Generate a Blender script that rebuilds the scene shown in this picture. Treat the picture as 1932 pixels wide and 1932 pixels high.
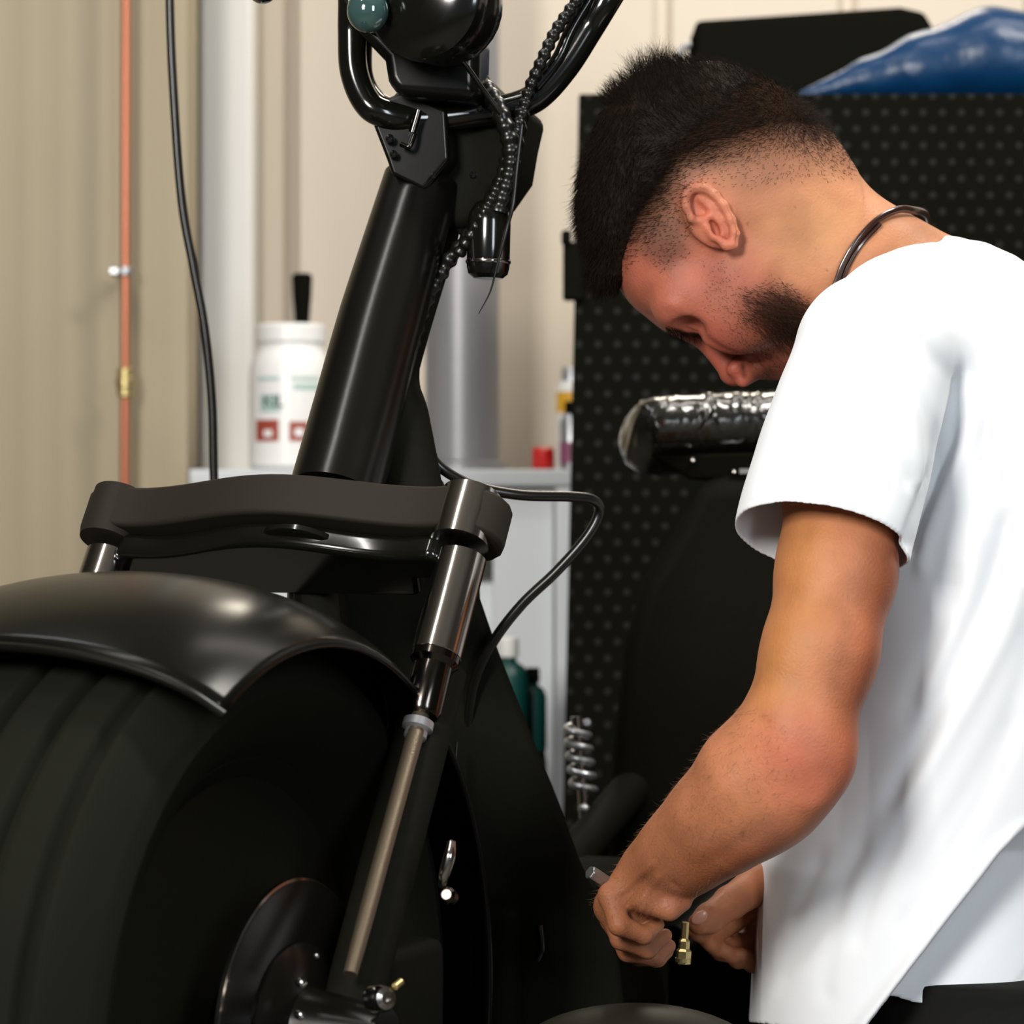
import bpy, bmesh, math, random
import numpy as np
from mathutils import Vector, Matrix

for o in list(bpy.data.objects): bpy.data.objects.remove(o)
random.seed(4); RNG = np.random.default_rng(4)
COL = bpy.context.scene.collection
SC = bpy.context.scene

# ------------------------------------------------------------------ camera
FP = 5460.0            # focal length in pixels of the 1932 px frame
CZ = 0.95              # eye height
cam_d = bpy.data.cameras.new('camera'); cam = bpy.data.objects.new('camera', cam_d); COL.objects.link(cam)
cam.location = (0, 0, CZ); cam.rotation_euler = (math.pi/2, 0, 0)
cam_d.sensor_width = 36; cam_d.lens = 36*FP/1932
cam_d.dof.use_dof = True; cam_d.dof.focus_distance = 2.24; cam_d.dof.aperture_fstop = 7.5
cam_d.clip_start = 0.05
SC.camera = cam

# ------------------------------------------------------------------ world and lamps
w = bpy.data.worlds.new('world'); SC.world = w; w.use_nodes = True
w.node_tree.nodes['Background'].inputs[0].default_value = (0.75, 0.85, 1.0, 1)
w.node_tree.nodes['Background'].inputs[1].default_value = 0.16

def area(name, loc, target, sx, sy, power, col):
    l = bpy.data.lights.new(name, 'AREA'); l.shape = 'RECTANGLE'; l.size = sx; l.size_y = sy
    l.energy = power; l.color = col
    o = bpy.data.objects.new(name, l); COL.objects.link(o); o.location = loc
    o.rotation_euler = (Vector(target)-Vector(loc)).to_track_quat('-Z', 'Y').to_euler()
    return o
area('key_lamp', (-1.0, -0.2, 1.9), (0.35, 2.35, 1.0), 0.5, 0.8, 92, (1.0, 0.96, 0.9))
area('strip_lamp', (-0.72, 1.45, 2.95), (-0.2, 2.2, 1.0), 0.07, 1.3, 16, (1.0, 0.97, 0.92))
area('door_daylight', (1.9, -1.6, 1.9), (0.4, 2.3, 0.95), 0.7, 1.6, 70, (0.86, 0.93, 1.0))
area('ceiling_lamp_right', (1.25, 2.3, 2.95), (0.4, 2.35, 1.0), 0.25, 0.9, 52, (1.0, 0.96, 0.88))
area('ceiling_lamp_back', (0.9, 3.25, 2.85), (0.5, 4.4, 1.3), 1.6, 0.25, 17, (1.0, 0.93, 0.84))
area('fender_highlight_light', (0.3, 4.38, 2.62), (-0.15, 2.0, 0.9), 0.6, 0.3, 15, (1.0, 0.9, 0.74))  # unseen source added high on the back wall for the fender highlight
area('ceiling_lamp_rear_left', (-1.0, 2.7, 2.95), (-0.4, 4.2, 0.9), 0.8, 0.2, 11, (0.97, 0.98, 1.0))

vs = SC.view_settings
vs.view_transform = 'Standard'; vs.look = 'None'; vs.gamma = 1.0; vs.use_curve_mapping = False
vs.exposure = 0.0

# ------------------------------------------------------------------ helpers
def P(px, py, d): return Vector(((px-966)/FP*d, d, CZ-(py-966)/FP*d))
def s2l(c):
    c = np.asarray(c, float)/255.0
    return np.where(c <= 0.04045, c/12.92, ((c+0.055)/1.055)**2.4)

def mat(name, rgb, rough=0.5, metal=0.0, coat=0.0, spec=0.5, bump=None, vary=None, lin=False, sheen=0):
    m = bpy.data.materials.new(name); m.use_nodes = True
    nt = m.node_tree; b = nt.nodes['Principled BSDF']
    c = rgb if lin else s2l(rgb)
    b.inputs['Base Color'].default_value = (*[float(v) for v in c], 1)
    b.inputs['Roughness'].default_value = rough; b.inputs['Metallic'].default_value = metal
    b.inputs['Coat Weight'].default_value = coat; b.inputs['Coat Roughness'].default_value = 0.08
    b.inputs['Specular IOR Level'].default_value = spec
    if sheen: b.inputs['Sheen Weight'].default_value = sheen
    tc = nt.nodes.new('ShaderNodeTexCoord')
    if bump:
        n = nt.nodes.new('ShaderNodeTexNoise'); n.inputs['Scale'].default_value = bump[0]; n.inputs['Detail'].default_value = 4
        bp = nt.nodes.new('ShaderNodeBump'); bp.inputs['Strength'].default_value = bump[1]; bp.inputs['Distance'].default_value = bump[2] if len(bump) > 2 else 0.002
        nt.links.new(tc.outputs['Object'], n.inputs['Vector']); nt.links.new(n.outputs['Fac'], bp.inputs['Height'])
        nt.links.new(bp.outputs['Normal'], b.inputs['Normal'])
    if vary:
        n = nt.nodes.new('ShaderNodeTexNoise'); n.inputs['Scale'].default_value = vary[0]; n.inputs['Detail'].default_value = 5
        r = nt.nodes.new('ShaderNodeMix'); r.data_type = 'RGBA'
        c2 = s2l(vary[1])
        r.inputs[6].default_value = (*[float(v) for v in c], 1); r.inputs[7].default_value = (*[float(v) for v in c2], 1)
        nt.links.new(tc.outputs['Object'], n.inputs['Vector']); nt.links.new(n.outputs['Fac'], r.inputs[0]); nt.links.new(r.outputs[2], b.inputs['Base Color'])
    return m

M = dict(
 blackpaint=mat('satin_black_paint', (11,10,8), 0.24, spec=0.3, bump=(60, .04)),
 matte=mat('matte_black', (10,10,7), 0.24, spec=0.13, bump=(220, .03, .0003)),
 gloss=mat('gloss_black', (13,13,10), 0.15, spec=.4, coat=.25),
 cast=mat('cast_black', (20,20,15), 0.6, spec=0.03, bump=(90, .3)),
 clamp=mat('clamp_bronze_grey', (33,29,23), 0.62, metal=0.0, spec=.14, bump=(240, .2, .0006)),
 chrome=mat('chrome', (165,160,155), 0.16, metal=1.0),
 darkchrome=mat('dark_chrome', (70,66,62), 0.16, metal=1.0),
 rod=mat('bronze_rod', (112,100,84), 0.42, metal=0.8, bump=(900, .5, .0005)),
 rubber=mat('tyre_rubber', (24,25,19), 0.7, spec=0.03, bump=(70, .25, .001), vary=(9, (18,19,14))),
 hose=mat('hose_rubber', (15,14,11), 0.3, spec=0.45),
 lens=mat('smoked_lens', (58,84,82), 0.08, coat=1.0, metal=0.35),
 white=mat('white_enamel', (226,230,232), 0.45, vary=(6, (214,219,223))),
 grey=mat('grey_steel', (138,138,142), 0.4, metal=0.35, bump=(40, .1)),
 copper=mat('copper', (178,110,82), 0.36, metal=0.6),
 brass=mat('brass', (190,172,120), 0.35, metal=0.9),
 zinc=mat('zinc', (170,172,176), 0.35, metal=0.8),
 plastic=mat('white_plastic', (225,224,222), 0.35),
 red=mat('red_plastic', (190,24,20), 0.4), yellow=mat('yellow_band', (214,160,30), 0.5),
 purple=mat('mauve_band', (130,70,100), 0.5), teal=mat('teal_plastic', (8,60,56), 0.4),
 labelgreen=mat('label_green', (165,190,182), 0.6), labelred=mat('label_red', (150,60,42), 0.6), ink=mat('label_ink', (60,66,66), 0.6),
 darkplast=mat('dark_plastic', (18,18,14), 0.7, spec=.0),
 blue=mat('blue_plastic', (4,46,82), 0.3, spec=.3, bump=(7, .35, .03)),
 trousers=mat('black_cloth', (13,13,10), 0.85, spec=0.2, bump=(30, .4, .004)),
 shoe=mat('shoe_leather', (30,25,20), 0.5),
 leather=mat('leather_cord', (46,24,18), 0.25, spec=0.6, coat=.3),
 stitch=mat('pale_stitch', (190,170,150), 0.7),
 concrete=mat('concrete_floor', (92,88,80), 0.7, vary=(3, (70,68,62)), bump=(12, .2)),
 ceiling=mat('ceiling_paint', (120,116,108), 0.9),
 sidewall=mat('dark_side_wall', (70,66,58), 0.9),
 steel=mat('tool_steel', (150,150,150), 0.3, metal=0.9, bump=(600, .6, .0006)),
)

def setp(o, label=None, cat=None, group=None, kind=None):
    if label: o['label'] = label
    if cat: o['category'] = cat
    if group: o['group'] = group
    if kind: o['kind'] = kind
    return o
def empty(name, loc, label, cat, group=None):
    o = bpy.data.objects.new(name, None); COL.objects.link(o); o.location = loc; o.empty_display_size = .05
    return setp(o, label, cat, group)
def link(name, me, m, parent=None, smooth=True):
    o = bpy.data.objects.new(name, me); COL.objects.link(o)
    if m: me.materials.append(M[m] if isinstance(m, str) else m)
    if smooth:
        me.polygons.foreach_set('use_smooth', [True]*len(me.polygons))
    if parent:
        o.parent = parent; o.matrix_parent_inverse = Matrix.Translation(parent.location).inverted()
        p = parent
        if parent.parent: o.matrix_parent_inverse = Matrix.Identity(4)
    return o
def bmobj(name, bm, m, parent=None, smooth=True, bevel=0, solid=0, sub=0, auto=True):
    bmesh.ops.recalc_face_normals(bm, faces=bm.faces[:])
    me = bpy.data.meshes.new(name); [setattr(e, 'smooth', False) for e in bm.edges if smooth and e.is_manifold and e.calc_face_angle(0) > .62]
    bm.to_mesh(me); bm.free()
    o = link(name, me, m, parent, smooth)
    if solid:
        s = o.modifiers.new('s', 'SOLIDIFY'); s.thickness = solid; s.offset = -1
    if bevel:
        b = o.modifiers.new('b', 'BEVEL'); b.width = bevel; b.segments = 3; b.limit_method = 'ANGLE'; b.angle_limit = math.radians(40)
        wn = o.modifiers.new('w', 'WEIGHTED_NORMAL')
    if sub:
        s = o.modifiers.new('u', 'SUBSURF'); s.levels = sub; s.render_levels = sub
    return o
def catmull(pts, n=8):
    pts = [Vector(p) for p in pts]
    if len(pts) < 3: return pts, [i for i in range(len(pts))]
    out, ts = [], []
    q = [pts[0]*2-pts[1]]+pts+[pts[-1]*2-pts[-2]]
    for i in range(len(pts)-1):
        a, b, c, d = q[i:i+4]
        for k in range(n):
            t = k/n
            out.append(.5*((2*b)+(c-a)*t+(2*a-5*b+4*c-d)*t*t+(3*b-a-3*c+d)*t**3)); ts.append(i+t)
    out.append(pts[-1]); ts.append(len(pts)-1)
    return out, ts
def tube(bm, pts, r, seg=16, n=8, smooth=True, cap=True, flat=1.0):
    rs = r if isinstance(r, (list, tuple)) else [r]*len(pts)
    if smooth: path, ts = catmull(pts, n)
    else: path, ts = [Vector(p) for p in pts], list(range(len(pts)))
    up = None; rings = []
    for i, p in enumerate(path):
        t = (path[min(i+1, len(path)-1)]-path[max(i-1, 0)]).normalized()
        if up is None: up = t.orthogonal().normalized()
        up = (up-t*up.dot(t)).normalized(); sd = t.cross(up)
        k = min(int(ts[i]), len(rs)-2) if len(rs) > 1 else 0
        rr = rs[k]+(rs[k+1]-rs[k])*(ts[i]-k) if len(rs) > 1 else rs[0]
        rings.append([bm.verts.new(p+(up*math.cos(a)+sd*math.sin(a)*flat)*rr) for a in [2*math.pi*j/seg for j in range(seg)]])
    for A_, B_ in zip(rings, rings[1:]):
        for j in range(seg): bm.faces.new((A_[j], A_[(j+1) % seg], B_[(j+1) % seg], B_[j]))
    if cap:
        bm.faces.new(rings[0][::-1]); bm.faces.new(rings[-1])
def lathe(bm, prof, origin, axis, seg=48, closed=False):
    axis = Vector(axis).normalized(); u = axis.orthogonal().normalized(); v = axis.cross(u); origin = Vector(origin)
    rings = [[bm.verts.new(origin+axis*h+(u*math.cos(a)+v*math.sin(a))*max(r, 1e-5)) for a in [2*math.pi*j/seg for j in range(seg)]] for r, h in prof]
    prs = list(zip(rings, rings[1:]))+([(rings[-1], rings[0])] if closed else [])
    for A_, B_ in prs:
        for j in range(seg): bm.faces.new((A_[j], A_[(j+1) % seg], B_[(j+1) % seg], B_[j]))
    if not closed: bm.faces.new(rings[0][::-1]); bm.faces.new(rings[-1])
def box(bm, c, s, rot=None):
    r = bmesh.ops.create_cube(bm, size=1)
    mt = Matrix.Translation(Vector(c)) @ (rot.to_4x4() if rot else Matrix.Identity(4)) @ Matrix.Diagonal((*s, 1))
    bmesh.ops.transform(bm, matrix=mt, verts=r['verts'])
def boxmm(bm, lo, hi):
    box(bm, [(a+b)/2 for a, b in zip(lo, hi)], [abs(b-a) for a, b in zip(lo, hi)])
def prism(bm, pts, off):
    """polygon of 3-D points extruded by the vector off"""
    off = Vector(off); a = [bm.verts.new(Vector(p)) for p in pts]; b = [bm.verts.new(Vector(p)+off) for p in pts]
    bm.faces.new(a); bm.faces.new(b[::-1]); n = len(a)
    for i in range(n): bm.faces.new((a[i], b[i], b[(i+1) % n], a[(i+1) % n]))
def sphere(bm, c, r, rot=None, seg=32):
    q = bmesh.ops.create_uvsphere(bm, u_segments=seg, v_segments=seg//2, radius=1)
    s = r if isinstance(r, (tuple, list)) else (r, r, r)
    bmesh.ops.transform(bm, matrix=Matrix.Translation(Vector(c)) @ (rot.to_4x4() if rot else Matrix.Identity(4)) @ Matrix.Diagonal((*s, 1)), verts=q['verts'])
def px2m(r, d): return r/FP*d

# ---- signed-distance modelling on a voxel grid -----------------------------
class Grid:
    def __init__(s, lo, hi, h):
        s.lo = np.array(lo, float); s.h = h
        s.n = np.ceil((np.array(hi)-s.lo)/h).astype(int)+1
        s.F = np.full(s.n, 0.05, np.float32)
        s.ax = [s.lo[i]+h*np.arange(s.n[i]) for i in range(3)]
    def blk(s, lo, hi):
        i0 = np.clip(np.floor((np.array(lo)-s.lo)/s.h).astype(int), 0, s.n-1)
        i1 = np.clip(np.ceil((np.array(hi)-s.lo)/s.h).astype(int)+1, 1, s.n)
        sl = tuple(slice(a, b) for a, b in zip(i0, i1))
        X, Y, Z = (s.ax[i][sl[i]].astype(np.float32) for i in range(3))
        return sl, X[:, None, None], Y[None, :, None], Z[None, None, :]
    def put(s, sl, d, k, op):
        a = s.F[sl]
        if a.size == 0: return
        if op == '-': a, d = -a, d
        k = max(k, 1e-5)
        h = np.clip(.5+.5*(d-a)/k, 0, 1)
        r = d*(1-h)+a*h-k*h*(1-h)
        s.F[sl] = -r if op == '-' else r
    def cone(s, a, b, ra, rb, k=.01, op='+', flat=None):
        a, b = np.array(a, float), np.array(b, float); R = max(ra, rb)+k+.014
        sl, X, Y, Z = s.blk(np.minimum(a, b)-R, np.maximum(a, b)+R)
        ab = b-a; L = max(ab@ab, 1e-12)
        t = np.clip(((X-a[0])*ab[0]+(Y-a[1])*ab[1]+(Z-a[2])*ab[2])/L, 0, 1)
        dx, dy, dz = X-a[0]-t*ab[0], Y-a[1]-t*ab[1], Z-a[2]-t*ab[2]
        q = dx*dx+dy*dy+dz*dz
        if flat is not None:      # (unit vector, factor > 1 squeezes along it)
            n, f = flat; n = np.array(n)/np.linalg.norm(n); dn = dx*n[0]+dy*n[1]+dz*n[2]
            q = q+(f*f-1)*dn*dn
        s.put(sl, np.sqrt(q)-(ra+(rb-ra)*t), k, op)
    def ell(s, c, r, rot=None, k=.01, op='+'):
        c = np.array(c, float); r = np.array(r, float); R = r.max()+k+.014
        Rm = np.array(rot) if rot is not None else np.eye(3)
        sl, X, Y, Z = s.blk(c-R, c+R)
        x, y, z = X-c[0], Y-c[1], Z-c[2]
        u = [x*Rm[0][i]+y*Rm[1][i]+z*Rm[2][i] for i in range(3)]
        k0 = np.sqrt(sum((u[i]/r[i])**2 for i in range(3))); k1 = np.sqrt(sum((u[i]/r[i]**2)**2 for i in range(3)))+1e-9
        s.put(sl, k0*(k0-1)/k1, k, op)
    def loft(s, secs, pw=2.4, k=.02):
        """secs: (z, cx, cy, rx, ry) from low z to high z"""
        S = np.array(sorted(secs)); Rm = S[:, 3:].max()+.05
        sl, X, Y, Z = s.blk((S[:, 1].min()-Rm, S[:, 2].min()-Rm, S[0, 0]), (S[:, 1].max()+Rm, S[:, 2].max()+Rm, S[-1, 0]))
        z = Z.ravel(); g = [np.interp(z, S[:, 0], S[:, i])[None, None, :] for i in range(1, 5)]
        q = ((np.abs(X-g[0])/g[2])**pw+(np.abs(Y-g[1])/g[3])**pw)**(1/pw)
        d = (q-1)*np.minimum(g[2], g[3])
        s.put(sl, d.astype(np.float32), k, '+')
    def mesh(s, relax=2):
        F = s.F; neg = F < 0
        n = F.shape
        cnt = np.zeros([k-1 for k in n], np.uint8)
        for i in (0, 1):
            for j in (0, 1):
                for k in (0, 1): cnt += neg[i:n[0]-1+i, j:n[1]-1+j, k:n[2]-1+k]
        act = np.argwhere((cnt > 0) & (cnt < 8)); idx = np.full(cnt.shape, -1, np.int32)
        idx[tuple(act.T)] = np.arange(len(act)); del cnt
        pos = np.zeros((len(act), 3)); w_ = np.zeros(len(act))
        cs = [(i, j, k) for i in (0, 1) for j in (0, 1) for k in (0, 1)]
        val = {c: F[tuple((act+c).T)].astype(float) for c in cs}
        for c in cs:
            for a in range(3):
                if c[a] == 0:
                    e = list(c); e[a] = 1; e = tuple(e); va, vb = val[c], val[e]
                    m = (va < 0) != (vb < 0); t = np.where(m, va/np.where(va == vb, 1, va-vb), 0)
                    p = np.array(c, float)[None].repeat(len(act), 0); p[:, a] = t
                    pos[m] += p[m]; w_[m] += 1
        V = s.lo+(act+pos/w_[:, None])*s.h
        Q = []
        for a in range(3):
            b, c = (a+1) % 3, (a+2) % 3
            sa = [slice(None)]*3; sb = [slice(None)]*3; sa[a] = slice(0, -1); sb[a] = slice(1, None)
            A0, B0 = neg[tuple(sa)], neg[tuple(sb)]
            e = np.argwhere(A0 != B0); e = e[(e[:, b] > 0) & (e[:, c] > 0) & (e[:, b] < n[b]-1) & (e[:, c] < n[c]-1)]
            fl = A0[tuple(e.T)]
            def cell(db, dc):
                q = e.copy(); q[:, b] += db; q[:, c] += dc; return idx[tuple(q.T)]
            q = np.stack([cell(-1, -1), cell(0, -1), cell(0, 0), cell(-1, 0)], 1)
            q[~fl] = q[~fl][:, ::-1]; Q.append(q)
        Q = np.concatenate(Q); s.F = None
        for _ in range(relax): V = lap(V, Q, .5)
        return V, Q
def lap(V, Q, f):
    acc = np.zeros_like(V); c = np.zeros(len(V))
    for a, b in ((0, 1), (1, 2), (2, 3), (3, 0)):
        for i in range(3):
            acc[:, i] += np.bincount(Q[:, a], V[Q[:, b], i], len(V))+np.bincount(Q[:, b], V[Q[:, a], i], len(V))
        c += np.bincount(Q[:, a], minlength=len(V))+np.bincount(Q[:, b], minlength=len(V))
    c[c == 0] = 1
    return V+(acc/c[:, None]-V)*f
def normals(V, Q):
    n = np.cross(V[Q[:, 2]]-V[Q[:, 0]], V[Q[:, 3]]-V[Q[:, 1]]); N = np.zeros_like(V)
    for k in range(4):
        for i in range(3): N[:, i] += np.bincount(Q[:, k], n[:, i], len(V))
    return N/(np.linalg.norm(N, axis=1)[:, None]+1e-12)
def proj(V): return np.stack([966+V[:, 0]/V[:, 1]*FP, 966-(V[:, 2]-CZ)/V[:, 1]*FP], 1)
def polydist(p, path, par=False):
    path = np.array(path, float); best = np.full(len(p), 1e9); u = np.zeros(len(p)); n = len(path)-1
    for i, (a, b) in enumerate(zip(path, path[1:])):
        ab = b-a; t = np.clip(((p-a)@ab)/(ab@ab+1e-9), 0, 1); d = np.linalg.norm(p-a-t[:, None]*ab, axis=1)
        m = d < best; best = np.where(m, d, best); u = np.where(m, (i+t)/n, u)
    return (best, u) if par else best
def inside(p, poly):
    poly = np.array(poly, float); r = np.zeros(len(p), bool); n = len(poly)
    for i in range(n):
        a, b = poly[i], poly[(i+1) % n]
        c = ((a[1] > p[:, 1]) != (b[1] > p[:, 1])) & (p[:, 0] < (b[0]-a[0])*(p[:, 1]-a[1])/(b[1]-a[1]+1e-9)+a[0]); r ^= c
    return r
def soft(p, poly, edge):
    """1 well inside the outline, 0 well outside, ramp of width edge"""
    d = polydist(p, list(poly)+[poly[0]]); s = np.where(inside(p, poly), d, -d)
    return np.clip(.5+s/(2*edge), 0, 1)
def smoothpath(path):
    q, _ = catmull([(a, b, 0) for a, b in path], 6); return [(v.x, v.y) for v in q]
def sculpt(V, Q, strokes, ylo=0, yhi=9):
    N = normals(V, Q); p = proj(V); face = np.clip(-N[:, 1]*2.5, 0, 1)*((V[:, 1] > ylo) & (V[:, 1] < yhi))
    disp = np.zeros(len(V))
    for path, wd, amp in strokes:
        path = smoothpath(path) if len(path) > 2 else path
        d, u = polydist(p, path, True); L_ = sum(math.hypot(b[0]-a[0], b[1]-a[1]) for a, b in zip(path, path[1:])); e_ = min(.35, max(.08, 2.5*wd/L_))
        t = np.exp(-(d/wd)**2)*np.clip(u/e_+.1, 0, 1)*np.clip((1-u)/e_+.1, 0, 1); disp += amp*t
    return V+N*(disp*face)[:, None]
def npmesh(name, V, Q, m, parent=None, col=None):
    me = bpy.data.meshes.new(name); me.vertices.add(len(V)); me.vertices.foreach_set('co', V.astype(np.float32).ravel())
    k = Q.shape[1]
    me.loops.add(len(Q)*k); me.loops.foreach_set('vertex_index', Q.astype(np.int32).ravel())
    me.polygons.add(len(Q)); me.polygons.foreach_set('loop_start', (np.arange(len(Q))*k).astype(np.int32))
    me.polygons.foreach_set('loop_total', np.full(len(Q), k, np.int32)); me.update(calc_edges=True); me.validate()
    if col is not None:
        at = me.color_attributes.new('Col', 'FLOAT_COLOR', 'POINT')
        at.data.foreach_set('color', np.concatenate([col, np.ones((len(V), 1))], 1).astype(np.float32).ravel())
    return link(name, me, m, parent)
def cut(V, Q, keep, it=6):
    """drop the faces that are not kept, then even out the new borders"""
    Q = Q[keep(V[Q].mean(1))]
    E = np.concatenate([Q[:, [a, b]] for a, b in ((0, 1), (1, 2), (2, 3), (3, 0))]); Es = np.sort(E, 1)
    key = Es[:, 0].astype(np.int64)*len(V)+Es[:, 1]; u, c = np.unique(key, return_counts=True)
    be = u[c == 1]; B = np.stack([be//len(V), be % len(V)], 1)
    for _ in range(it):
        acc = np.zeros_like(V); n = np.zeros(len(V))
        for a, b in ((0, 1), (1, 0)):
            for i in range(3): acc[:, i] += np.bincount(B[:, a], V[B[:, b], i], len(V))
            n += np.bincount(B[:, a], minlength=len(V))
        m = n == 2; V = V.copy(); V[m] = V[m]*.4+acc[m]/n[m][:, None]*.6
    used = np.unique(Q); mp = np.full(len(V), -1); mp[used] = np.arange(len(used))
    return V[used], mp[Q]
def prune(V, Q, frac=.05):
    return V, Q

# ================================================================== THE ROOM
def structure(name, bm, m, smooth=False, bevel=0):
    o = bmobj(name, bm, m, None, smooth, bevel); o['kind'] = 'structure'; return o
bm = bmesh.new(); boxmm(bm, (-3.2, -3, -.1), (3.4, 4.6, 0)); structure('floor', bm, 'concrete')
bm = bmesh.new(); boxmm(bm, (-3.2, -3, 3.2), (3.4, 4.6, 3.3)); structure('ceiling', bm, 'ceiling')
bm = bmesh.new(); boxmm(bm, (3.3, -3, 0), (3.4, 4.6, 3.2)); structure('wall_right', bm, 'sidewall')
bm = bmesh.new(); boxmm(bm, (-3.2, -3, 0), (-3.1, 4.6, 3.2)); structure('wall_left', bm, 'sidewall')

def corrugated(x0, x1, y, prof, ztop=3.2, back=.06):
    """vertical sheet cladding: prof = list of (x, outward depth)"""
    bm = bmesh.new(); n = len(prof)
    f = [[bm.verts.new((x, y-d, z)) for x, d in prof] for z in (0, ztop)]
    b = [[bm.verts.new((x, y+back, z)) for x in (prof[0][0], prof[-1][0])] for z in (0, ztop)]
    for i in range(n-1): bm.faces.new((f[0][i], f[0][i+1], f[1][i+1], f[1][i]))
    bm.faces.new((b[0][0], b[0][1], b[1][1], b[1][0]))
    bm.faces.new((f[0][0], b[0][0], b[1][0], f[1][0])); bm.faces.new((f[0][-1], b[0][1], b[1][1], f[1][-1]))
    bm.faces.new([*f[0], b[0][1], b[0][0]]); bm.faces.new([*f[1], b[1][1], b[1][0]])
    return bm
wallback = mat('cream_cladding', (206,194,178), 0.6, vary=(2.5, (198,187,171)), bump=(25, .06))
walltan = mat('tan_cladding', (158,146,122), 0.65, vary=(3, (146,134,110)), bump=(30, .08))
def X(px, d): return (px-966)/FP*d
prof = [(-3.1, 0)]; x = -2.9
D = 4.5
ribs = [X(510, D), X(545, D), X(1250, D)]
for px_ in (-1500, -1150, -800, -450, -100, 250, 547, 905, 1250, 1600, 1950, 2300, 2650, 3000, 3300):
    x = X(px_, D); prof += [(x-.016, 0), (x-.006, -.014), (x+.006, -.014), (x+.016, 0)]
prof += [(3.3, 0)]
structure('wall_back', corrugated(-3.1, 3.3, D, sorted(prof), 3.2, .08), wallback)
# tan cladded partition in front of the left part of the back wall
prof = []; x = -3.1; DT = 4.12; xe = X(352, DT)
while x < xe-.03:
    prof += [(x, 0), (x+.014, .0012), (x+.024, .0012), (x+.038, 0)]; x += .052
prof += [(xe-.02, 0), (xe, -.015)]
structure('wall_partition', corrugated(-3.1, xe, DT, prof, 3.2, .14), walltan)
# pale trims on the back wall
bm = bmesh.new(); boxmm(bm, (X(378, 4.4), 4.36, 0), (X(482, 4.4), 4.478, 3.2)); structure('trim_1', bm, mat('pale_trim', (204,202,198), .6), bevel=.012)
bm = bmesh.new(); boxmm(bm, (X(482, 4.43), 4.44, 0), (X(534, 4.43), 4.478, 3.2)); structure('trim_2', bm, mat('taupe_trim', (168,156,140), .6), bevel=.004)

# ================================================================== BACKGROUND THINGS
# copper pipe on the partition
t = empty('copper_pipe', (X(237, 4.06), 4.06, 0), 'thin copper water pipe running up the tan corrugated partition', 'pipe')
bm = bmesh.new(); tube(bm, [(X(234, 4.06), 4.06, 0), (X(235, 4.06), 4.06, .9), (X(237, 4.06), 4.06, 1.4), (X(241, 4.06), 4.06, 3.2)], .0072, n=10); bmobj('pipe_run', bm, 'copper', t)
bm = bmesh.new(); c = P(236, 512, 4.06); lathe(bm, [(.011, -.006), (.011, .006)], c, (0, 0, 1), 20); box(bm, c+Vector((-.012, .02, 0)), (.02, .05, .01)); o = bmobj('pipe_clip', bm, 'zinc', t, bevel=.002); o['label'] = 'grey metal clip'
bm = bmesh.new(); c = P(236, 722, 4.06); lathe(bm, [(.0075, -.022), (.011, -.019), (.011, -.008), (.013, -.006), (.013, .006), (.011, .008), (.011, .019), (.0075, .022)], c, (0, 0, 1), 20); o = bmobj('pipe_joint', bm, 'brass', t); o['label'] = 'brass compression joint'

# grey duct from bench to ceiling
ZB = CZ-(888-966)/FP*4.1     # bench top height
DD = 4.22
t = empty('duct', (X(872, DD), DD, ZB), 'dark grey round steel duct rising from the white bench', 'duct')
rr = 70/FP*DD
bm = bmesh.new(); lathe(bm, [(rr, 0), (rr, 3.2-ZB)], (X(872, DD), DD, ZB), (0, 0, 1), 48); bmobj('duct_pipe', bm, 'grey', t)
bm = bmesh.new(); lathe(bm, [(rr+.01, 0), (rr+.01, .012), (rr, .016)], (X(872, DD), DD, ZB), (0, 0, 1), 48); bmobj('duct_collar', bm, 'grey', t)

# white bench
t = empty('workbench', (0, 4.1, 0), 'white enamelled workbench with a cabinet below, along the back wall', 'workbench')
x0, x1 = X(362, 4.0), X(1086, 4.0)
bm = bmesh.new(); boxmm(bm, (x0, 3.96, ZB-.024), (x1, 4.355, ZB)); bmobj('worktop', bm, mat('worktop', (184,188,192), .4), t, False, bevel=.004)
bm = bmesh.new(); boxmm(bm, (X(930, 4.0), 3.99, .02), (x1-.03, 4.34, ZB-.024)); bmobj('cabinet_body', bm, 'white', t, False, bevel=.004)
bm = bmesh.new(); boxmm(bm, (x0, 3.99, .02), (X(478, 4.0), 4.34, ZB-.024)); bmobj('side_cabinet', bm, 'white', t, False, bevel=.004)
bm = bmesh.new(); boxmm(bm, (X(478, 4.0), 4.05, .55), (X(930, 4.0), 4.34, CZ-(1100-966)/FP*4.05)); bmobj('lower_shelf', bm, 'white', t, False, bevel=.003)
bm = bmesh.new(); boxmm(bm, (X(480, 4.0), 4.32, 0.0), (X(930, 4.0), 4.35, ZB-.03)); bmobj('back_panel', bm, mat('back_panel', (70,68,60), .7), t, False)
for xa in (x1-.028, x0+.002):
    bm = bmesh.new(); boxmm(bm, (xa, 3.965, 0), (xa+.024, 3.989, ZB-.0245)); bmobj('leg', bm, 'white', t, False, bevel=.003)

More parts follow.
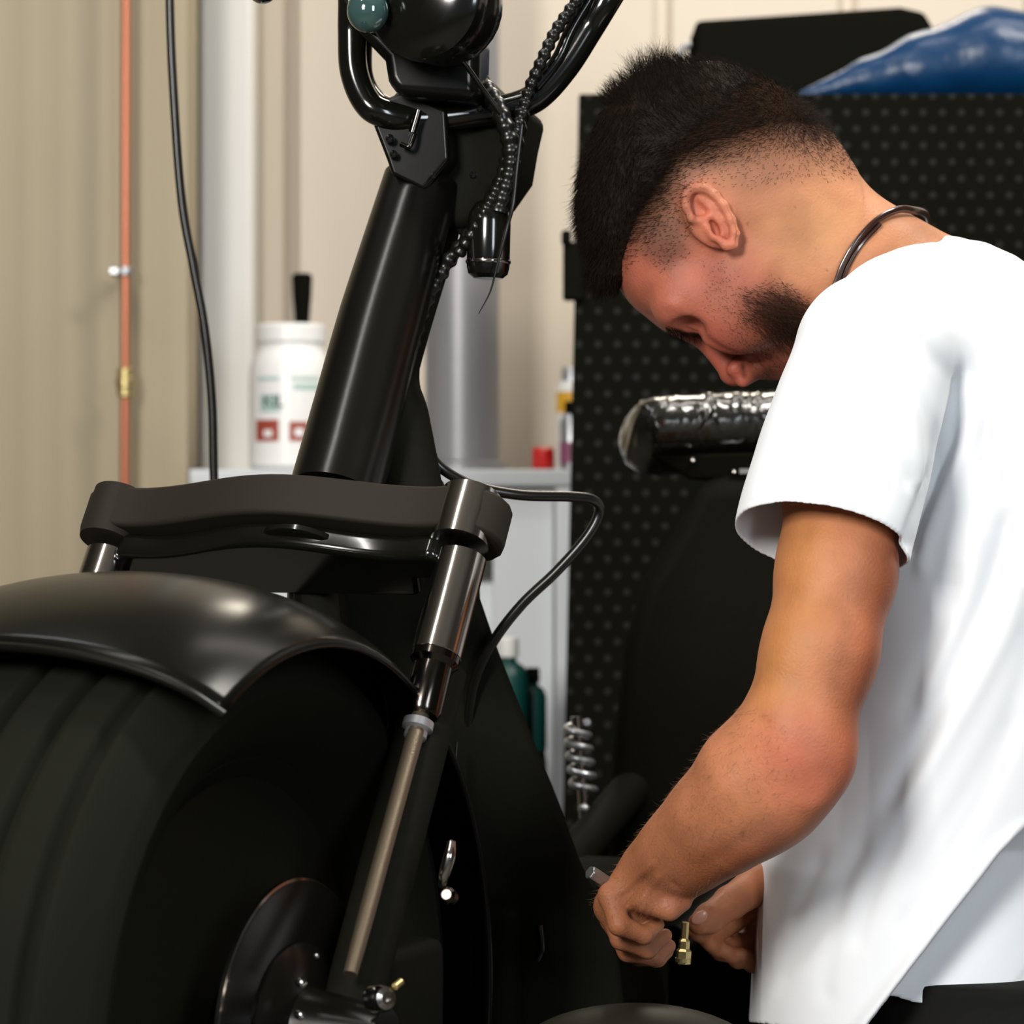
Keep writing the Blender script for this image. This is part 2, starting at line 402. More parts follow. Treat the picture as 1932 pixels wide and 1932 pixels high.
# white tub and brush
c = P(548, 876, 4.08); c.z = ZB+.0005; dj = 4.08; k = 1/FP*dj
t = empty('plastic_tub', c, 'white wide-necked plastic tub with green and red label on the bench', 'tub')
H = (876-602)*k; R = 78*k
bm = bmesh.new(); lathe(bm, [(R*.9, 0), (R, .006), (R, H*.62), (R*.97, H*.72), (R*.86, H*.8), (R*.78, H*.84), (R*.78, H*.87), (R*.84, H*.88), (R*.84, H*.985), (R*.8, H), (R*.7, H), (R*.7, H*.6), (.001, H*.6)], c, (0, 0, 1), 48); bmobj('tub_body', bm, 'plastic', t)
def tublabel(name, u0, u1, v0, v1, m, off=.0006):
    bm = bmesh.new(); n = 14; rows = []
    a0, a1 = math.asin(np.clip((u0-548)/78, -.99, .99)), math.asin(np.clip((u1-548)/78, -.99, .99))
    for v in (v0, v1):
        z = c.z+(876-v)*k; rows.append([bm.verts.new((c.x+math.sin(a)*(R+off), c.y-math.cos(a)*(R+off), z)) for a in [a0+(a1-a0)*i/n for i in range(n+1)]])
    for i in range(n): bm.faces.new((rows[0][i], rows[0][i+1], rows[1][i+1], rows[1][i]))
    return bmobj(name, bm, m, t)
tublabel('label_patch', 497, 534, 736, 768, 'labelgreen'); tublabel('label_patch', 488, 532, 783, 823, 'labelred'); tublabel('label_patch', 552, 586, 787, 823, 'labelred')
tublabel('label_line', 492, 534, 703, 709, 'labelgreen'); tublabel('label_line', 556, 606, 703, 709, 'labelgreen'); tublabel('label_line', 560, 606, 716, 727, 'labelgreen')
tublabel('label_star', 562, 578, 799, 814, 'plastic', .001); tublabel('label_star', 504, 520, 802, 815, 'plastic', .001)
cu = bpy.data.curves.new('label_text', 'FONT'); cu.body = 'KIL'; cu.size = .024; cu.extrude = .0003; cu.materials.append(M['ink'])
o_ = bpy.data.objects.new('tmp_text', cu); COL.objects.link(o_); bpy.context.view_layer.update(); me_ = bpy.data.meshes.new_from_object(o_.evaluated_get(bpy.context.evaluated_depsgraph_get())); bpy.data.objects.remove(o_); o = bpy.data.objects.new('label_text', me_); COL.objects.link(o); p = P(499, 770, 4.08); o.location = (c.x-math.sin(.62)*(R+.0015), c.y-math.cos(.62)*(R+.0015), p.z); o.rotation_euler = (math.pi/2, 0, -.45)
o.parent = t; o.matrix_parent_inverse = Matrix.Translation(t.location).inverted()
t = empty('brush', (c.x+.014, c.y, c.z+H*.6+.001), 'black handled brush standing upright in the white tub', 'brush')
bm = bmesh.new(); bx = X(570, dj); zt = CZ-(516-966)*k
tube(bm, [(bx, dj, c.z+H*.61), (bx, dj, c.z+H), (bx, dj, zt-.03), (bx, dj, zt-.006), (bx, dj, zt)], [.008, .0105, .0135, .0145, .011], 20); bmobj('handle', bm, 'darkplast', t)

# red cap, cans
t = empty('red_knob', (X(1025, 4.02), 4.02, ZB), 'small red plastic cap on the bench near the black cabinet', 'cap')
bm = bmesh.new(); lathe(bm, [(.014, 0), (.016, .003), (.0155, .028), (.012, .031)], t.location+Vector((0, 0, .0005)), (0, 0, 1), 24); bmobj('cap_body', bm, 'red', t)
def can(px, d, h, r, parts, label, cat='can', name='spray_can'):
    base = Vector((X(px, d), d, ZB+.0005)); t = empty(name, base, label, cat)
    for nm, m, p in parts:
        bm = bmesh.new(); lathe(bm, [(a*r, b*h) for a, b in p], base, (0, 0, 1), 28); bmobj(nm, bm, m, t)
    return t
can(1079, 4.27, .155, .022, [('can_body', 'plastic', [(.95, 0), (1, .02), (1, .45), (1, .8), (.8, .86), (.3, .88)]), ('colour_band', 'yellow', [(1.02, .56), (1.02, .76)]), ('can_cap', 'zinc', [(.7, .861), (.7, .98), (.6, 1)])],
    'tall white spray can with a yellow band, beside the cabinet edge')
can(1078, 4.03, .095, .016, [('jar_body', 'zinc', [(.95, 0), (1, .04), (1, .7), (.7, .8), (.4, .82)]), ('colour_band', 'purple', [(1.03, .1), (1.03, .4)]), ('jar_cap', 'darkplast', [(.6, .82), (.6, .98), (.5, 1)])],
    'short silver jar with mauve band, in front of the white can', 'jar', 'jar')
# bottles on a stand low in front of the cabinet (seen under the hose loop)
t0 = empty('side_table', (X(985, 3.7), 3.7, 0), 'small dark side table below the hose loop, in front of the white cabinet', 'table')
zt = CZ-(1420-966)/FP*3.7
bm = bmesh.new(); boxmm(bm, (X(860, 3.7), 3.6, zt-.02), (X(1030, 3.7), 3.84, zt)); bmobj('tabletop', bm, 'darkplast', t0, False, bevel=.004)
for sx in (X(870, 3.7), X(1018, 3.7)):
    for sy in (3.62, 3.82):
        bm = bmesh.new(); boxmm(bm, (sx-.008, sy-.008, 0), (sx+.008, sy+.008, zt-.0205)); bmobj('leg', bm, 'darkplast', t0, False)
def bottle(px, ytop, d, r, m1, m2, label):
    base = Vector((X(px, d), d, zt+.0005)); h = CZ-(ytop-966)/FP*d-zt; t = empty('bottle', base, label, 'bottle')
    bm = bmesh.new(); lathe(bm, [(r*.95, 0), (r, .004), (r, h*.66), (r*.8, h*.75), (r*.42, h*.8), (r*.42, h*.84)], base, (0, 0, 1), 28); bmobj('bottle_body', bm, m1, t)
    bm = bmesh.new(); lathe(bm, [(r*.5, h*.84), (r*.52, h*.86), (r*.5, h), (r*.4, h*1.01)], base, (0, 0, 1), 24); bmobj('bottle_cap', bm, m2, t)
bottle(958, 1205, 3.68, .027, 'teal', 'plastic', 'dark green bottle with a white cap under the hose loop')
bottle(1005, 1262, 3.72, .018, 'teal', 'darkplast', 'smaller teal bottle beside the white cabinet edge')

# black perforated cabinet
DC = 3.6; xl, xr = X(1088, DC), 1.5; zc = CZ-(180-966)/FP*DC
pm = mat('perforated_black', (15,15,13), 0.6, spec=.0); nt = pm.node_tree; b = nt.nodes['Principled BSDF']
tc = nt.nodes.new('ShaderNodeTexCoord'); mp = nt.nodes.new('ShaderNodeMapping'); sp = nt.nodes.new('ShaderNodeSeparateXYZ'); nt.links.new(tc.outputs['Object'], sp.inputs[0])
def mth(op, a, b_=None):
    n = nt.nodes.new('ShaderNodeMath'); n.operation = op
    for i, v in enumerate((a, b_)):
        if v is None: continue
        if isinstance(v, (int, float)): n.inputs[i].default_value = v
        else: nt.links.new(v, n.inputs[i])
    return n.outputs[0]
pt, ph = .0237, .0205
row = mth('FLOOR', mth('DIVIDE', sp.outputs[2], ph)); odd = mth('MULTIPLY', mth('FLOORED_MODULO', row, 2), .5)
fx = mth('SUBTRACT', mth('FRACT', mth('ADD', mth('DIVIDE', sp.outputs[0], pt), odd)), .5); fz = mth('SUBTRACT', mth('FRACT', mth('DIVIDE', sp.outputs[2], ph)), .5)
dist = mth('SQRT', mth('ADD', mth('POWER', mth('MULTIPLY', fx, pt), 2), mth('POWER', mth('MULTIPLY', fz, ph), 2)))
msk = mth('LESS_THAN', dist, .0042); mx = nt.nodes.new('ShaderNodeMix'); mx.data_type = 'RGBA'
mx.inputs[6].default_value = (*[float(v) for v in s2l((18,18,14))], 1); mx.inputs[7].default_value = (*[float(v) for v in s2l((38,38,37))], 1)
nt.links.new(msk, mx.inputs[0]); nt.links.new(mx.outputs[2], b.inputs['Base Color'])
t = empty('tool_cabinet', ((xl+xr)/2, DC+.2, 0), 'tall black metal cabinet with a dotted perforated front, behind the man', 'cabinet')
bm = bmesh.new(); boxmm(bm, (xl+.01, DC+.004, 0), (xr, DC+.345, zc-.003)); bmobj('cabinet_body', bm, 'darkplast', t, False, bevel=.006)
bm = bmesh.new(); zb_ = .05; prism(bm, [(X(1092, DC), DC+.003, zc), (X(1092, DC)-.022*(zc-zb_)/1.0, DC+.003, zb_), (xr, DC+.003, zb_), (xr, DC+.003, zc)], (0, -.017, 0)); bmobj('perforated_panel', bm, pm, t, False, bevel=.003)
bm = bmesh.new(); a = P(1062, 458, DC-.02); b2 = P(1100, 568, DC-.02); boxmm(bm, (a.x, DC-.034, b2.z), (b2.x, DC-.0145, a.z)); box(bm, (a.x+.004, DC-.03, a.z+.005), (.012, .02, .018)); bmobj('latch', bm, 'darkplast', t, False, bevel=.004)
# case and blue bundle on top
t = empty('black_case', (X(1530, DC+.33), DC+.33, zc), 'black storage case with a sloping lid on top of the perforated cabinet', 'case')
dq = DC+.25
bm = bmesh.new(); q = [P(1312, 178, dq), P(1312, 38, dq), P(1700, 12, dq), P(1745, 22, dq), P(1764, 55, dq), P(1764, 178, dq)]
for v in q:
    if v.z < zc+.01: v.z = zc+.0005
prism(bm, q, (0, .16, 0)); bmobj('case_body', bm, 'darkplast', t, False, bevel=.008)
bm = bmesh.new(); tube(bm, [P(1316, 84, dq+.1), P(1292, 88, dq+.1), P(1282, 108, dq+.1), P(1290, 135, dq+.1), P(1316, 140, dq+.1)], .005, 12); o = bmobj('case_handle', bm, 'zinc', t); o['label'] = 'grey side handle'

g = Grid((X(1440, dq), DC-.02, zc-.02), (1.15, DC+.36, zc+.22), .006)
dB = DC+.12
for (pa, ra, pb, rb) in [((1505, 182), 10, (1640, 150), 40), ((1640, 150), 40, (1740, 130), 66), ((1740, 130), 66, (1868, 108), 92), ((1868, 108), 92, (2050, 125), 90)]:
    g.cone(P(*pa, dB), P(*pb, dB), px2m(ra, dB), px2m(rb, dB), .012, flat=((0, 1, 0), 1.25))
sl, XX, YY, ZZ = g.blk((-9, -9, -9), (9, 9, 9)); g.F[...] = np.maximum(g.F, (zc+.001-ZZ))
V, Q = g.mesh(3)
o = npmesh('blue_cover', V, Q, 'blue'); setp(o, 'glossy blue plastic cover bunched on the perforated cabinet, beside the black case', 'cover')

# hanging hose
bm = bmesh.new(); dh = 2.75
pts = [Vector((P(316, -20, dh).x-.01, dh, 3.2)), P(316, -500, dh), P(320, -20, dh), P(329, 200, dh), P(343, 380, dh), P(364, 500, dh), P(386, 620, dh), P(400, 760, dh), P(405, 930, dh), P(420, 1040, dh), P(446, 1130, dh), P(500, 1500, dh), Vector((P(520, 1900, dh).x, dh, .1)), Vector((P(540, 1900, dh).x, dh+.12, .009)), Vector((-.3, dh+.5, .009))]
tube(bm, pts, px2m(8.5, dh), 14, n=10); o = bmobj('air_hose', bm, 'hose'); setp(o, 'thin black rubber hose hanging from the ceiling in front of the copper pipe', 'hose')

# ================================================================== MOTORCYCLE
th = math.radians(25); FV = Vector((-math.sin(th), -math.cos(th), 0)); AV = Vector((math.cos(th), -math.sin(th), 0)); ZV = Vector((0, 0, 1))
WC = Vector((-.276, 2.06, CZ-.358))
def B(f, a, z): return WC+FV*f+AV*a+ZV*z
TR = .288
# lift the bike stands on
t = empty('motorcycle_lift', (WC+FV*-.6-ZV*.6), 'low black lift platform carrying the motorcycle', 'lift')
t.location.z = 0
rz = Matrix.Rotation(math.atan2(FV.y, FV.x), 3, 'Z')
bm = bmesh.new(); cc = B(-.62, -.03, 0); cc.z = CZ-.358-TR-.0265; box(bm, cc, (1.8, .38, .05), rz); bmobj('platform', bm, 'darkplast', t, False, bevel=.006)
for f in (.15, -1.3):
    bm = bmesh.new(); cc = B(f, -.03, 0); cc.z = .13; box(bm, cc, (.08, .3, .25), rz); bmobj('lift_leg', bm, 'darkplast', t, False, bevel=.004)
bm = bmesh.new(); cc = B(-.62, -.03, 0); cc.z = .015; box(bm, cc, (1.7, .36, .03), rz); bmobj('base_plate', bm, 'darkplast', t, False, bevel=.004)

bike = empty('motorcycle', B(0, 0, -TR), 'black custom motorcycle with a fat grooved front tyre and plastic-wrapped seat', 'motorcycle')
# tyre
HW = .135; gro = [-.098, -.062, -.022, .022, .062, .098]
prof = []
N_ = 150
for i in range(N_+1):
    h = -HW+2*HW*i/N_; q = abs(h)/HW
    r = TR-.022*q**2-.03*max(0, q-.78)**1.5*8
    for gx in gro:
        gd = abs(h-gx); r -= .009*(1/(1+math.exp((gd-.0045)/.0008)))
    prof.append((r, h))
prof = [(.185, -HW*.72), (.2, -HW*.86), (.235, -HW*1.0)]+prof[2:-2]+[(.235, HW*1.0), (.2, HW*.86), (.185, HW*.72)]
bm = bmesh.new(); lathe(bm, prof, WC, AV, 160, closed=True); bmobj('tyre', bm, 'rubber', bike)
bm = bmesh.new(); lathe(bm, [(.186, -.09), (.192, -.097), (.186, -.1), (.172, -.09), (.168, -.04), (.09, -.03), (.04, -.06), (.04, .06), (.09, .03), (.168, .04), (.172, .09), (.186, .1), (.192, .097), (.186, .09)], WC, AV, 96); wheel = bmobj('rim', bm, 'cast', bike)
# brake disc, hub, axle
bm = bmesh.new(); lathe(bm, [(.05, .135), (.1, .135), (.103, .1355), (.103, .1385), (.1, .139), (.05, .139)], WC+FV*.0, AV, 96, closed=True); disc = bmobj('brake_disc', bm, 'blackpaint', bike)
bm = bmesh.new(); lathe(bm, [(.1025, .1352), (.1045, .1355), (.1045, .1385), (.1025, .1388)], WC, AV, 96, closed=True); bmobj('disc_edge', bm, 'chrome', disc)
bm = bmesh.new(); lathe(bm, [(.03, .06), (.035, .10), (.05, .125), (.055, .13), (.06, .141), (.05, .146), (.03, .15), (.02, .21)], WC, AV, 48); bmobj('hub', bm, 'blackpaint', bike)
ends = []
def bolt(name, c, ax, r, m='chrome', par=bike):
    bm = bmesh.new(); lathe(bm, [(r*.3, -r*1.2), (r, -r*1.2), (r, r*.15), (r*.82, r*.5), (r*.45, r*.65), (r*.4, r*.2)], c, ax, 6 if m == 'zinc' else 20); return bmobj(name, bm, m, par)
for px, py, r in ((570, 1855, 9), (568, 1916, 9), (598, 1803, 5)):
    bolt('disc_bolt', P(px, py, 1.93), AV-FV*-.6, px2m(r, 1.93), 'chrome')
bolt('axle_nut', P(722, 1884, 1.95), AV+FV*.6+ZV*.2, px2m(26, 1.95), 'chrome')
bm = bmesh.new(); tube(bm, [P(745, 1862, 1.95), P(757, 1852, 1.955)], px2m(7, 1.95), smooth=False); bmobj('grease_nipple', bm, 'brass', bike)
# caliper
bm = bmesh.new(); box(bm, B(-.12, .15, .0), (.09, .05, .09), rz); bmobj('brake_caliper', bm, 'cast', bike, False, bevel=.01)

# fender
bm = bmesh.new(); rows = []
na, nc = 56, 30
for i in range(na+1):
    ph_ = math.radians(31-(31+118)*i/na)
    row = []
    for j in range(nc+1):
        tt = math.radians(-66+132*j/nc)
        wdt = .178; h = wdt*math.sin(tt); base = .222; r = base+.092*math.cos(tt)**.85 if math.cos(tt) > 0 else base
        lip = ph_+math.radians(4)*math.cos(tt)*(1 if i == 0 else 0)
        row.append(bm.verts.new(B(r*math.sin(ph_), h, r*math.cos(ph_))))
    rows.append(row)
for a_, b_ in zip(rows, rows[1:]):
    for j in range(nc): bm.faces.new((a_[j], a_[j+1], b_[j+1], b_[j]))
fender = bmobj('fender', bm, 'matte', bike); s = fender.modifiers.new('s', 'SOLIDIFY'); s.thickness = .004; s.offset = 0
bm = bmesh.new(); tube(bm, [v.co.copy() for v in []] or [B((.222+.092*max(math.cos(math.radians(a)), 0)**.85)*math.sin(math.radians(31)), .178*math.sin(math.radians(a)), (.222+.092*max(math.cos(math.radians(a)), 0)**.85)*math.cos(math.radians(31))) for a in range(-66, 67, 12)], .0032, 10, n=4)
bmobj('fender_lip', bm, 'blackpaint', bike)

# fork geometry
rake = math.radians(31)
UP = (ZV*math.cos(rake)-FV*math.sin(rake)).normalized(); GV = (FV*math.cos(rake)+ZV*math.sin(rake)).normalized()
HS = .157; RT = P(887, 992, 2.2); CC = RT-AV*HS; LT = RT-AV*2*HS
# lower triple clamp: plan outline extruded along the steering axis
def clamp_outline(half, r, gc, ge, gmid, back=-.045, n=14):
    pts = []
    for i in range(-n, n+1):     # front edge left to right
        a = half*i/n; q = abs(i)/n
        gf = gmid+(gc-gmid)*(.5+.5*math.cos(math.pi*min(q/.85, 1)))
        if q > .85: gf = gmid+(ge-gmid)*((q-.85)/.15)**.6
        pts.append((a, gf))
    for k in range(1, 8): an = math.pi/2-math.pi*k/8; pts.append((half+r*math.cos(an)*.98, ge*math.sin(an)))
    for i in range(n, -n-1, -1):
        a = half*i/n; q = abs(i)/n
        pts.append((a, -ge if q > .8 else back))
    for k in range(1, 8): an = -math.pi/2-math.pi*k/8; pts.append((-half+r*math.cos(an)*.98, ge*math.sin(an)))
    return pts
bm = bmesh.new(); prism(bm, [CC+AV*a+GV*g_-UP*.016 for a, g_ in clamp_outline(HS, .030, .047, .030, .027)], UP*.036)
clamp = bmobj('triple_clamp', bm, 'clamp', bike, False, bevel=.004)
bm = bmesh.new(); prism(bm, [CC+AV*a+GV*(g_)-UP*.038 for a, g_ in clamp_outline(.135, .012, .036, .018, .016)], UP*.0215)
low = bmobj('clamp_underplate', bm, 'gloss', bike, False, bevel=.006)
bm = bmesh.new(); lathe(bm, [(.034, 0), (.037, .002), (.037, .006), (.034, .008)], CC-UP*.030+GV*.006+AV*.024, UP, 40); bmobj('stem_ring', bm, 'gloss', bike)
# fork legs
def fork(top, right):
    s1 = top-UP*.016; q1 = s1-UP*.098
    bm = bmesh.new(); lathe(bm, [(.0155, -.055), (.0158, -.05), (.0175, 0), (.0175, .02)], s1-UP*.05, UP, 40)
    lathe(bm, [(.0165, -.036), (.019, -.034), (.019, .05)], s1-UP*.062, UP, 40)
    leg = bmobj('fork_leg', bm, 'chrome', bike); leg['label'] = 'chromed upper fork leg'
    bm = bmesh.new(); lathe(bm, [(.0125, -.04), (.0145, -.036), (.0145, 0), (.0185, .004), (.0185, .012)], q1-UP*.008, UP, 32); bmobj('dust_cover', bm, 'darkchrome', leg)
    e = WC+AV*(.165 if right else -.165)+FV*.004+ZV*.0
    low = q1-UP*.045
    bm = bmesh.new(); lathe(bm, [(.006, -.012), (.0085, -.009), (.0085, -.004), (.0115, -.002), (.0115, .004), (.008, .006)], low-UP*.012, UP, 24); bmobj('collar_ring', bm, 'zinc', leg)
    dn = e+AV*(.014 if right else -.014)+ZV*.04+FV*-.01
    bm = bmesh.new(); tube(bm, [low, low.lerp(dn, .25), low.lerp(dn, .5), low.lerp(dn, .75), low.lerp(dn, .9), dn], [.0066, .0062, .006, .006, .0056, .005], 18); bmobj('push_rod', bm, 'rod', leg)
    bm = bmesh.new(); s2 = low-FV*.045-AV*(.01 if right else -.01)+ZV*.02; lathe(bm, [(.021, 0), (.021, (s2-e).length-.01)], e-FV*.03, (s2-e+FV*.03), 32); bmobj('slider', bm, 'cast', leg)
    return leg
fork(RT, True); fork(LT, False)
# springs-side clamp caps on tubes
for tp in (RT, LT):
    bm = bmesh.new(); lathe(bm, [(.0225, -.021), (.023, .0), (.0225, .0225), (.019, .024)], tp+GV*.009, UP, 40); bmobj('clamp_boss', bm, 'chrome' if tp is RT else 'clamp', bike)

# steering neck: two big tubes between lower and upper clamp
dn_ = 2.33
bm = bmesh.new(); tube(bm, [P(632, 935, 2.28), P(668, 800, 2.31), P(720, 600, 2.35), P(795, 345, 2.40)], [.037, .0365, .035, .032], 40); bmobj('neck_tube', bm, 'blackpaint', bike)
bm = bmesh.new(); tube(bm, [P(765, 960, 2.34), P(752, 800, 2.36), P(742, 690, 2.38), P(800, 430, 2.43)], [.033, .026, .022, .03], 32); bmobj('neck_tube', bm, 'cast', bike)
# upper clamp mass
rx = Matrix.Rotation(rake*.0, 3, 'X')
def rotimg(a): return Matrix.Rotation(math.radians(a), 3, 'Y')
RB = Matrix((AV, FV, ZV)).transposed()
bm = bmesh.new(); prism(bm, [P(x_, y_, 2.36) for x_, y_ in ((700, 228), (722, 188), (760, 170), (842, 205), (848, 300), (800, 360), (738, 330), (728, 300))], (.02, .09, 0)); o = bmobj('handlebar_clamp', bm, 'blackpaint', bike, False, bevel=.004)
bm = bmesh.new(); prism(bm, [P(x_, y_, 2.39) for x_, y_ in ((735, 175), (860, 120), (905, 135), (945, 175), (1000, 205), (985, 270), (975, 330), (940, 380), (880, 428), (845, 432), (800, 410), (745, 330))], (.015, .085, 0)); bmobj('upper_clamp', bm, 'cast', bike, False, bevel=.008)
for px, py, r in ((735, 262, 9), (742, 291, 8), (818, 332, 6), (893, 330, 7), (905, 205, 6)):
    bolt('clamp_bolt', P(px, py, 2.352), FV+AV*.5, px2m(r, 2.35), 'gloss')
bm = bmesh.new(); tube(bm, [P(778, 250, 2.35), P(790, 208, 2.35)], px2m(8, 2.35), 14, smooth=False); tube(bm, [P(756, 272, 2.35), P(772, 276, 2.347), P(783, 252, 2.35)], px2m(5, 2.35), 12); bmobj('clamp_bracket', bm, 'darkchrome', bike)
bm = bmesh.new(); box(bm, P(866, 131, 2.37), (.012, .012, .0035)); bmobj('data_plate', bm, 'zinc', bike, False)
# headlight
bm = bmesh.new(); hc = P(838, 8, 2.30); sphere(bm, hc, (.047, .052, .049)); lathe(bm, [(.047, 0), (.05, .006), (.049, .02), (.045, .024), (.03, .03), (.001, .033)], hc+FV*.018, FV, 40); hl = bmobj('headlight', bm, 'gloss', bike)
bm = bmesh.new(); prism(bm, [P(x_, y_, 2.33) for x_, y_ in ((655, 10), (668, 55), (722, 112), (728, 150), (745, 180), (900, 190), (905, 60), (800, -30), (680, -40))], (.01, .05, 0)); bmobj('headlight_bracket', bm, 'blackpaint', bike, False, bevel=.01)
# small signal lamp
sg = P(692, 12, 2.27)
bm = bmesh.new(); lathe(bm, [(.02, .04), (.021, .02), (.0195, .004), (.0185, .0)], sg-FV*.02, -FV, 32); sig = bmobj('signal_lamp', bm, 'gloss', bike)
bm = bmesh.new(); sphere(bm, P(694, 20, 2.26), (.0165, .014, .0175)); o = bmobj('signal_lens', bm, 'lens', sig); o['label'] = 'greenish glass lens'
# handlebar
bm = bmesh.new(); dhb = 2.36
rh = px2m(27, dhb)
tube(bm, [P(655, -420, 2.42), P(664, -60, dhb), P(664, 60, dhb), P(668, 135, dhb), P(690, 190, dhb), P(722, 214, dhb), P(790, 225, dhb+.01), P(900, 212, dhb+.02), P(965, 202, dhb+.02), P(1015, 180, dhb+.02), P(1065, 125, dhb+.02), P(1110, 55, dhb+.02), P(1165, -35, dhb+.02), P(1260, -190, 2.45), P(1300, -420, 2.5)], [rh]*9+[rh*1.05]*6, 28, n=10); hb = bmobj('handlebar', bm, 'gloss', bike)
bm = bmesh.new(); tube(bm, [P(688, -60, 2.40), P(688, 60, 2.40), P(689, 140, 2.40), P(712, 185, 2.40), P(750, 205, 2.40)], px2m(15, 2.4), 20); bmobj('inner_bar', bm, 'darkchrome', bike)
bm = bmesh.new(); tube(bm, [P(1150, -60, 2.37), P(1105, 10, 2.37), P(1075, 62, 2.37), P(1052, 112, 2.37), P(1010, 165, 2.37)], px2m(13, 2.37), 16); bmobj('throttle_cable', bm, 'gloss', bike)
def ribbed(name, pts, r, pitch, m, amp=.16, seg=14, par=bike):
    path, _ = catmull(pts, 14); L = [0]
    for a_, b_ in zip(path, path[1:]): L.append(L[-1]+(b_-a_).length)
    n = int(L[-1]/(pitch/6)); out = []; rs = []
    for i in range(n+1):
        s_ = L[-1]*i/n; j = min(max(np.searchsorted(L, s_)-1, 0), len(path)-2); u = (s_-L[j])/(L[j+1]-L[j]+1e-9); out.append(path[j].lerp(path[j+1], u)); rs.append(r*(1+amp*math.sin(2*math.pi*s_/pitch)))
    bm = bmesh.new(); tube(bm, out, rs, seg, smooth=False); return bmobj(name, bm, m, par)
ribbed('ribbed_conduit', [P(1130, -70, 2.355), P(1085, 5, 2.355), P(1048, 60, 2.355), P(1022, 115, 2.355), P(1000, 165, 2.36), P(985, 215, 2.36), P(958, 285, 2.355), P(942, 345, 2.35), P(900, 425, 2.35), P(865, 480, 2.36)], px2m(11.5, 2.36), .0085, 'hose', .16)
ribbed('ribbed_conduit', [P(985, 210, 2.37), P(965, 300, 2.36), P(925, 380, 2.36), P(880, 450, 2.37), P(838, 505, 2.375), P(800, 580, 2.375), P(775, 660, 2.375), P(762, 720, 2.37), P(775, 785, 2.365), P(805, 850, 2.36), P(820, 905, 2.355), P(826, 960, 2.35)], px2m(14, 2.37), .0125, 'hose', .18)
ribbed('wire_loom', [P(905, 150, 2.37), P(945, 215, 2.35), P(965, 300, 2.35), P(940, 400, 2.35)], px2m(17, 2.35), .01, 'hose', .1)
bm = bmesh.new(); tube(bm, [P(800, 62, 2.27), P(840, 88, 2.285), P(872, 115, 2.30), P(905, 160, 2.32), P(945, 215, 2.33)], px2m(5, 2.3), 12); tube(bm, [P(985, 235, 2.34), P(975, 320, 2.34), P(968, 385, 2.34), P(955, 435, 2.335), P(938, 500, 2.335), P(925, 550, 2.335), P(903, 592, 2.335)], [px2m(4, 2.34)]*3+[px2m(3.4, 2.34), px2m(2.6, 2.34), px2m(1.6, 2.34), px2m(.8, 2.34)], 10); bmobj('loose_wire', bm, 'hose', bike)
# dangling indicator body
bm = bmesh.new(); c0 = P(922, 448, 2.36); lathe(bm, [(.003, -.034), (.012, -.0335), (.0162, -.030), (.0176, -.024), (.0178, .012), (.0165, .02), (.012, .028), (.004, .032)], c0, Vector((.02, 0, 1)), 36); ind = bmobj('indicator_body', bm, 'gloss', bike)
bm = bmesh.new(); lathe(bm, [(.0181, -.0215), (.0186, -.0205), (.0186, -.0195), (.0181, -.0185)], c0, Vector((.02, 0, 1)), 36, closed=True); bmobj('trim_ring', bm, 'chrome', ind)
# hose loop to the right
ribs_ = [P(790, 815, 2.36), P(806, 850, 2.36), P(835, 885, 2.36), P(895, 917, 2.37), P(980, 934, 2.38), P(1075, 937, 2.40), P(1118, 943, 2.41), P(1131, 965, 2.42), P(1108, 1012, 2.42), P(1050, 1078, 2.42), P(985, 1140, 2.42), P(930, 1212, 2.42), P(895, 1290, 2.43), P(880, 1400, 2.45)]
bm = bmesh.new(); tube(bm, ribs_, px2m(10, 2.4), 16, n=10); bmobj('fuel_hose', bm, 'hose', bike)
bm = bmesh.new(); tube(bm, [P(800, 840, 2.35), P(820, 880, 2.345), P(828, 950, 2.34), P(830, 1000, 2.36)], px2m(6, 2.35), 12); bmobj('breather_pipe', bm, 'gloss', bike)

# frame, engine, side covers
bm = bmesh.new(); prism(bm, [P(x_, y_, 2.44) for x_, y_ in ((582, 1040), (903, 1040), (906, 1130), (935, 1215), (968, 1300), (1010, 1405), (1057, 1520), (1100, 1640), (1165, 1775), (1190, 1990), (700, 1990), (560, 1300), (582, 1200))], (-.002, .09, 0)); bmobj('frame_cover', bm, 'cast', bike, False, bevel=.008)
bm = bmesh.new(); tube(bm, [CC-UP*.03-FV*.05, B(-.30, .03, -.02), B(-.36, .05, -.17), B(-.42, .1, -.22), B(-.95, .12, -.22), B(-1.1, .1, -.05)], .018, 20); bmobj('frame_tube', bm, 'cast', bike)
bm = bmesh.new(); tube(bm, [CC-UP*.03-FV*.05, B(-.30, -.03, -.02), B(-.36, -.05, -.17), B(-.42, -.1, -.22), B(-.95, -.12, -.22), B(-1.1, -.1, -.05)], .018, 20); bmobj('frame_tube', bm, 'gloss', bike)
bm = bmesh.new(); tube(bm, [CC-FV*.06, B(-.30, 0, .16), B(-.42, .02, -.02), B(-.7, 0, -.0), B(-1.05, 0, .12)], .02, 20); bmobj('backbone', bm, 'cast', bike)
bm = bmesh.new(); box(bm, B(-.62, 0, -.10), (.36, .2, .26), rz); lathe(bm, [(.1, -.13), (.12, -.11), (.12, .11), (.1, .13)], B(-.62, 0, -.12), AV, 48); bmobj('crankcase', bm, 'cast', bike, False, bevel=.02)
for s_ in (-1, 1):
    bm = bmesh.new(); ax = (ZV+FV*.35*s_).normalized(); pr = []
    for i in range(14): pr += [(.058, .013*i), (.072, .013*i+.002), (.072, .013*i+.006), (.058, .013*i+.008)]
    lathe(bm, pr+[(.05, .19), (.02, .2)], B(-.62+.05*s_, -.02, -.2), ax, 40); bmobj('cylinder', bm, 'cast', bike)
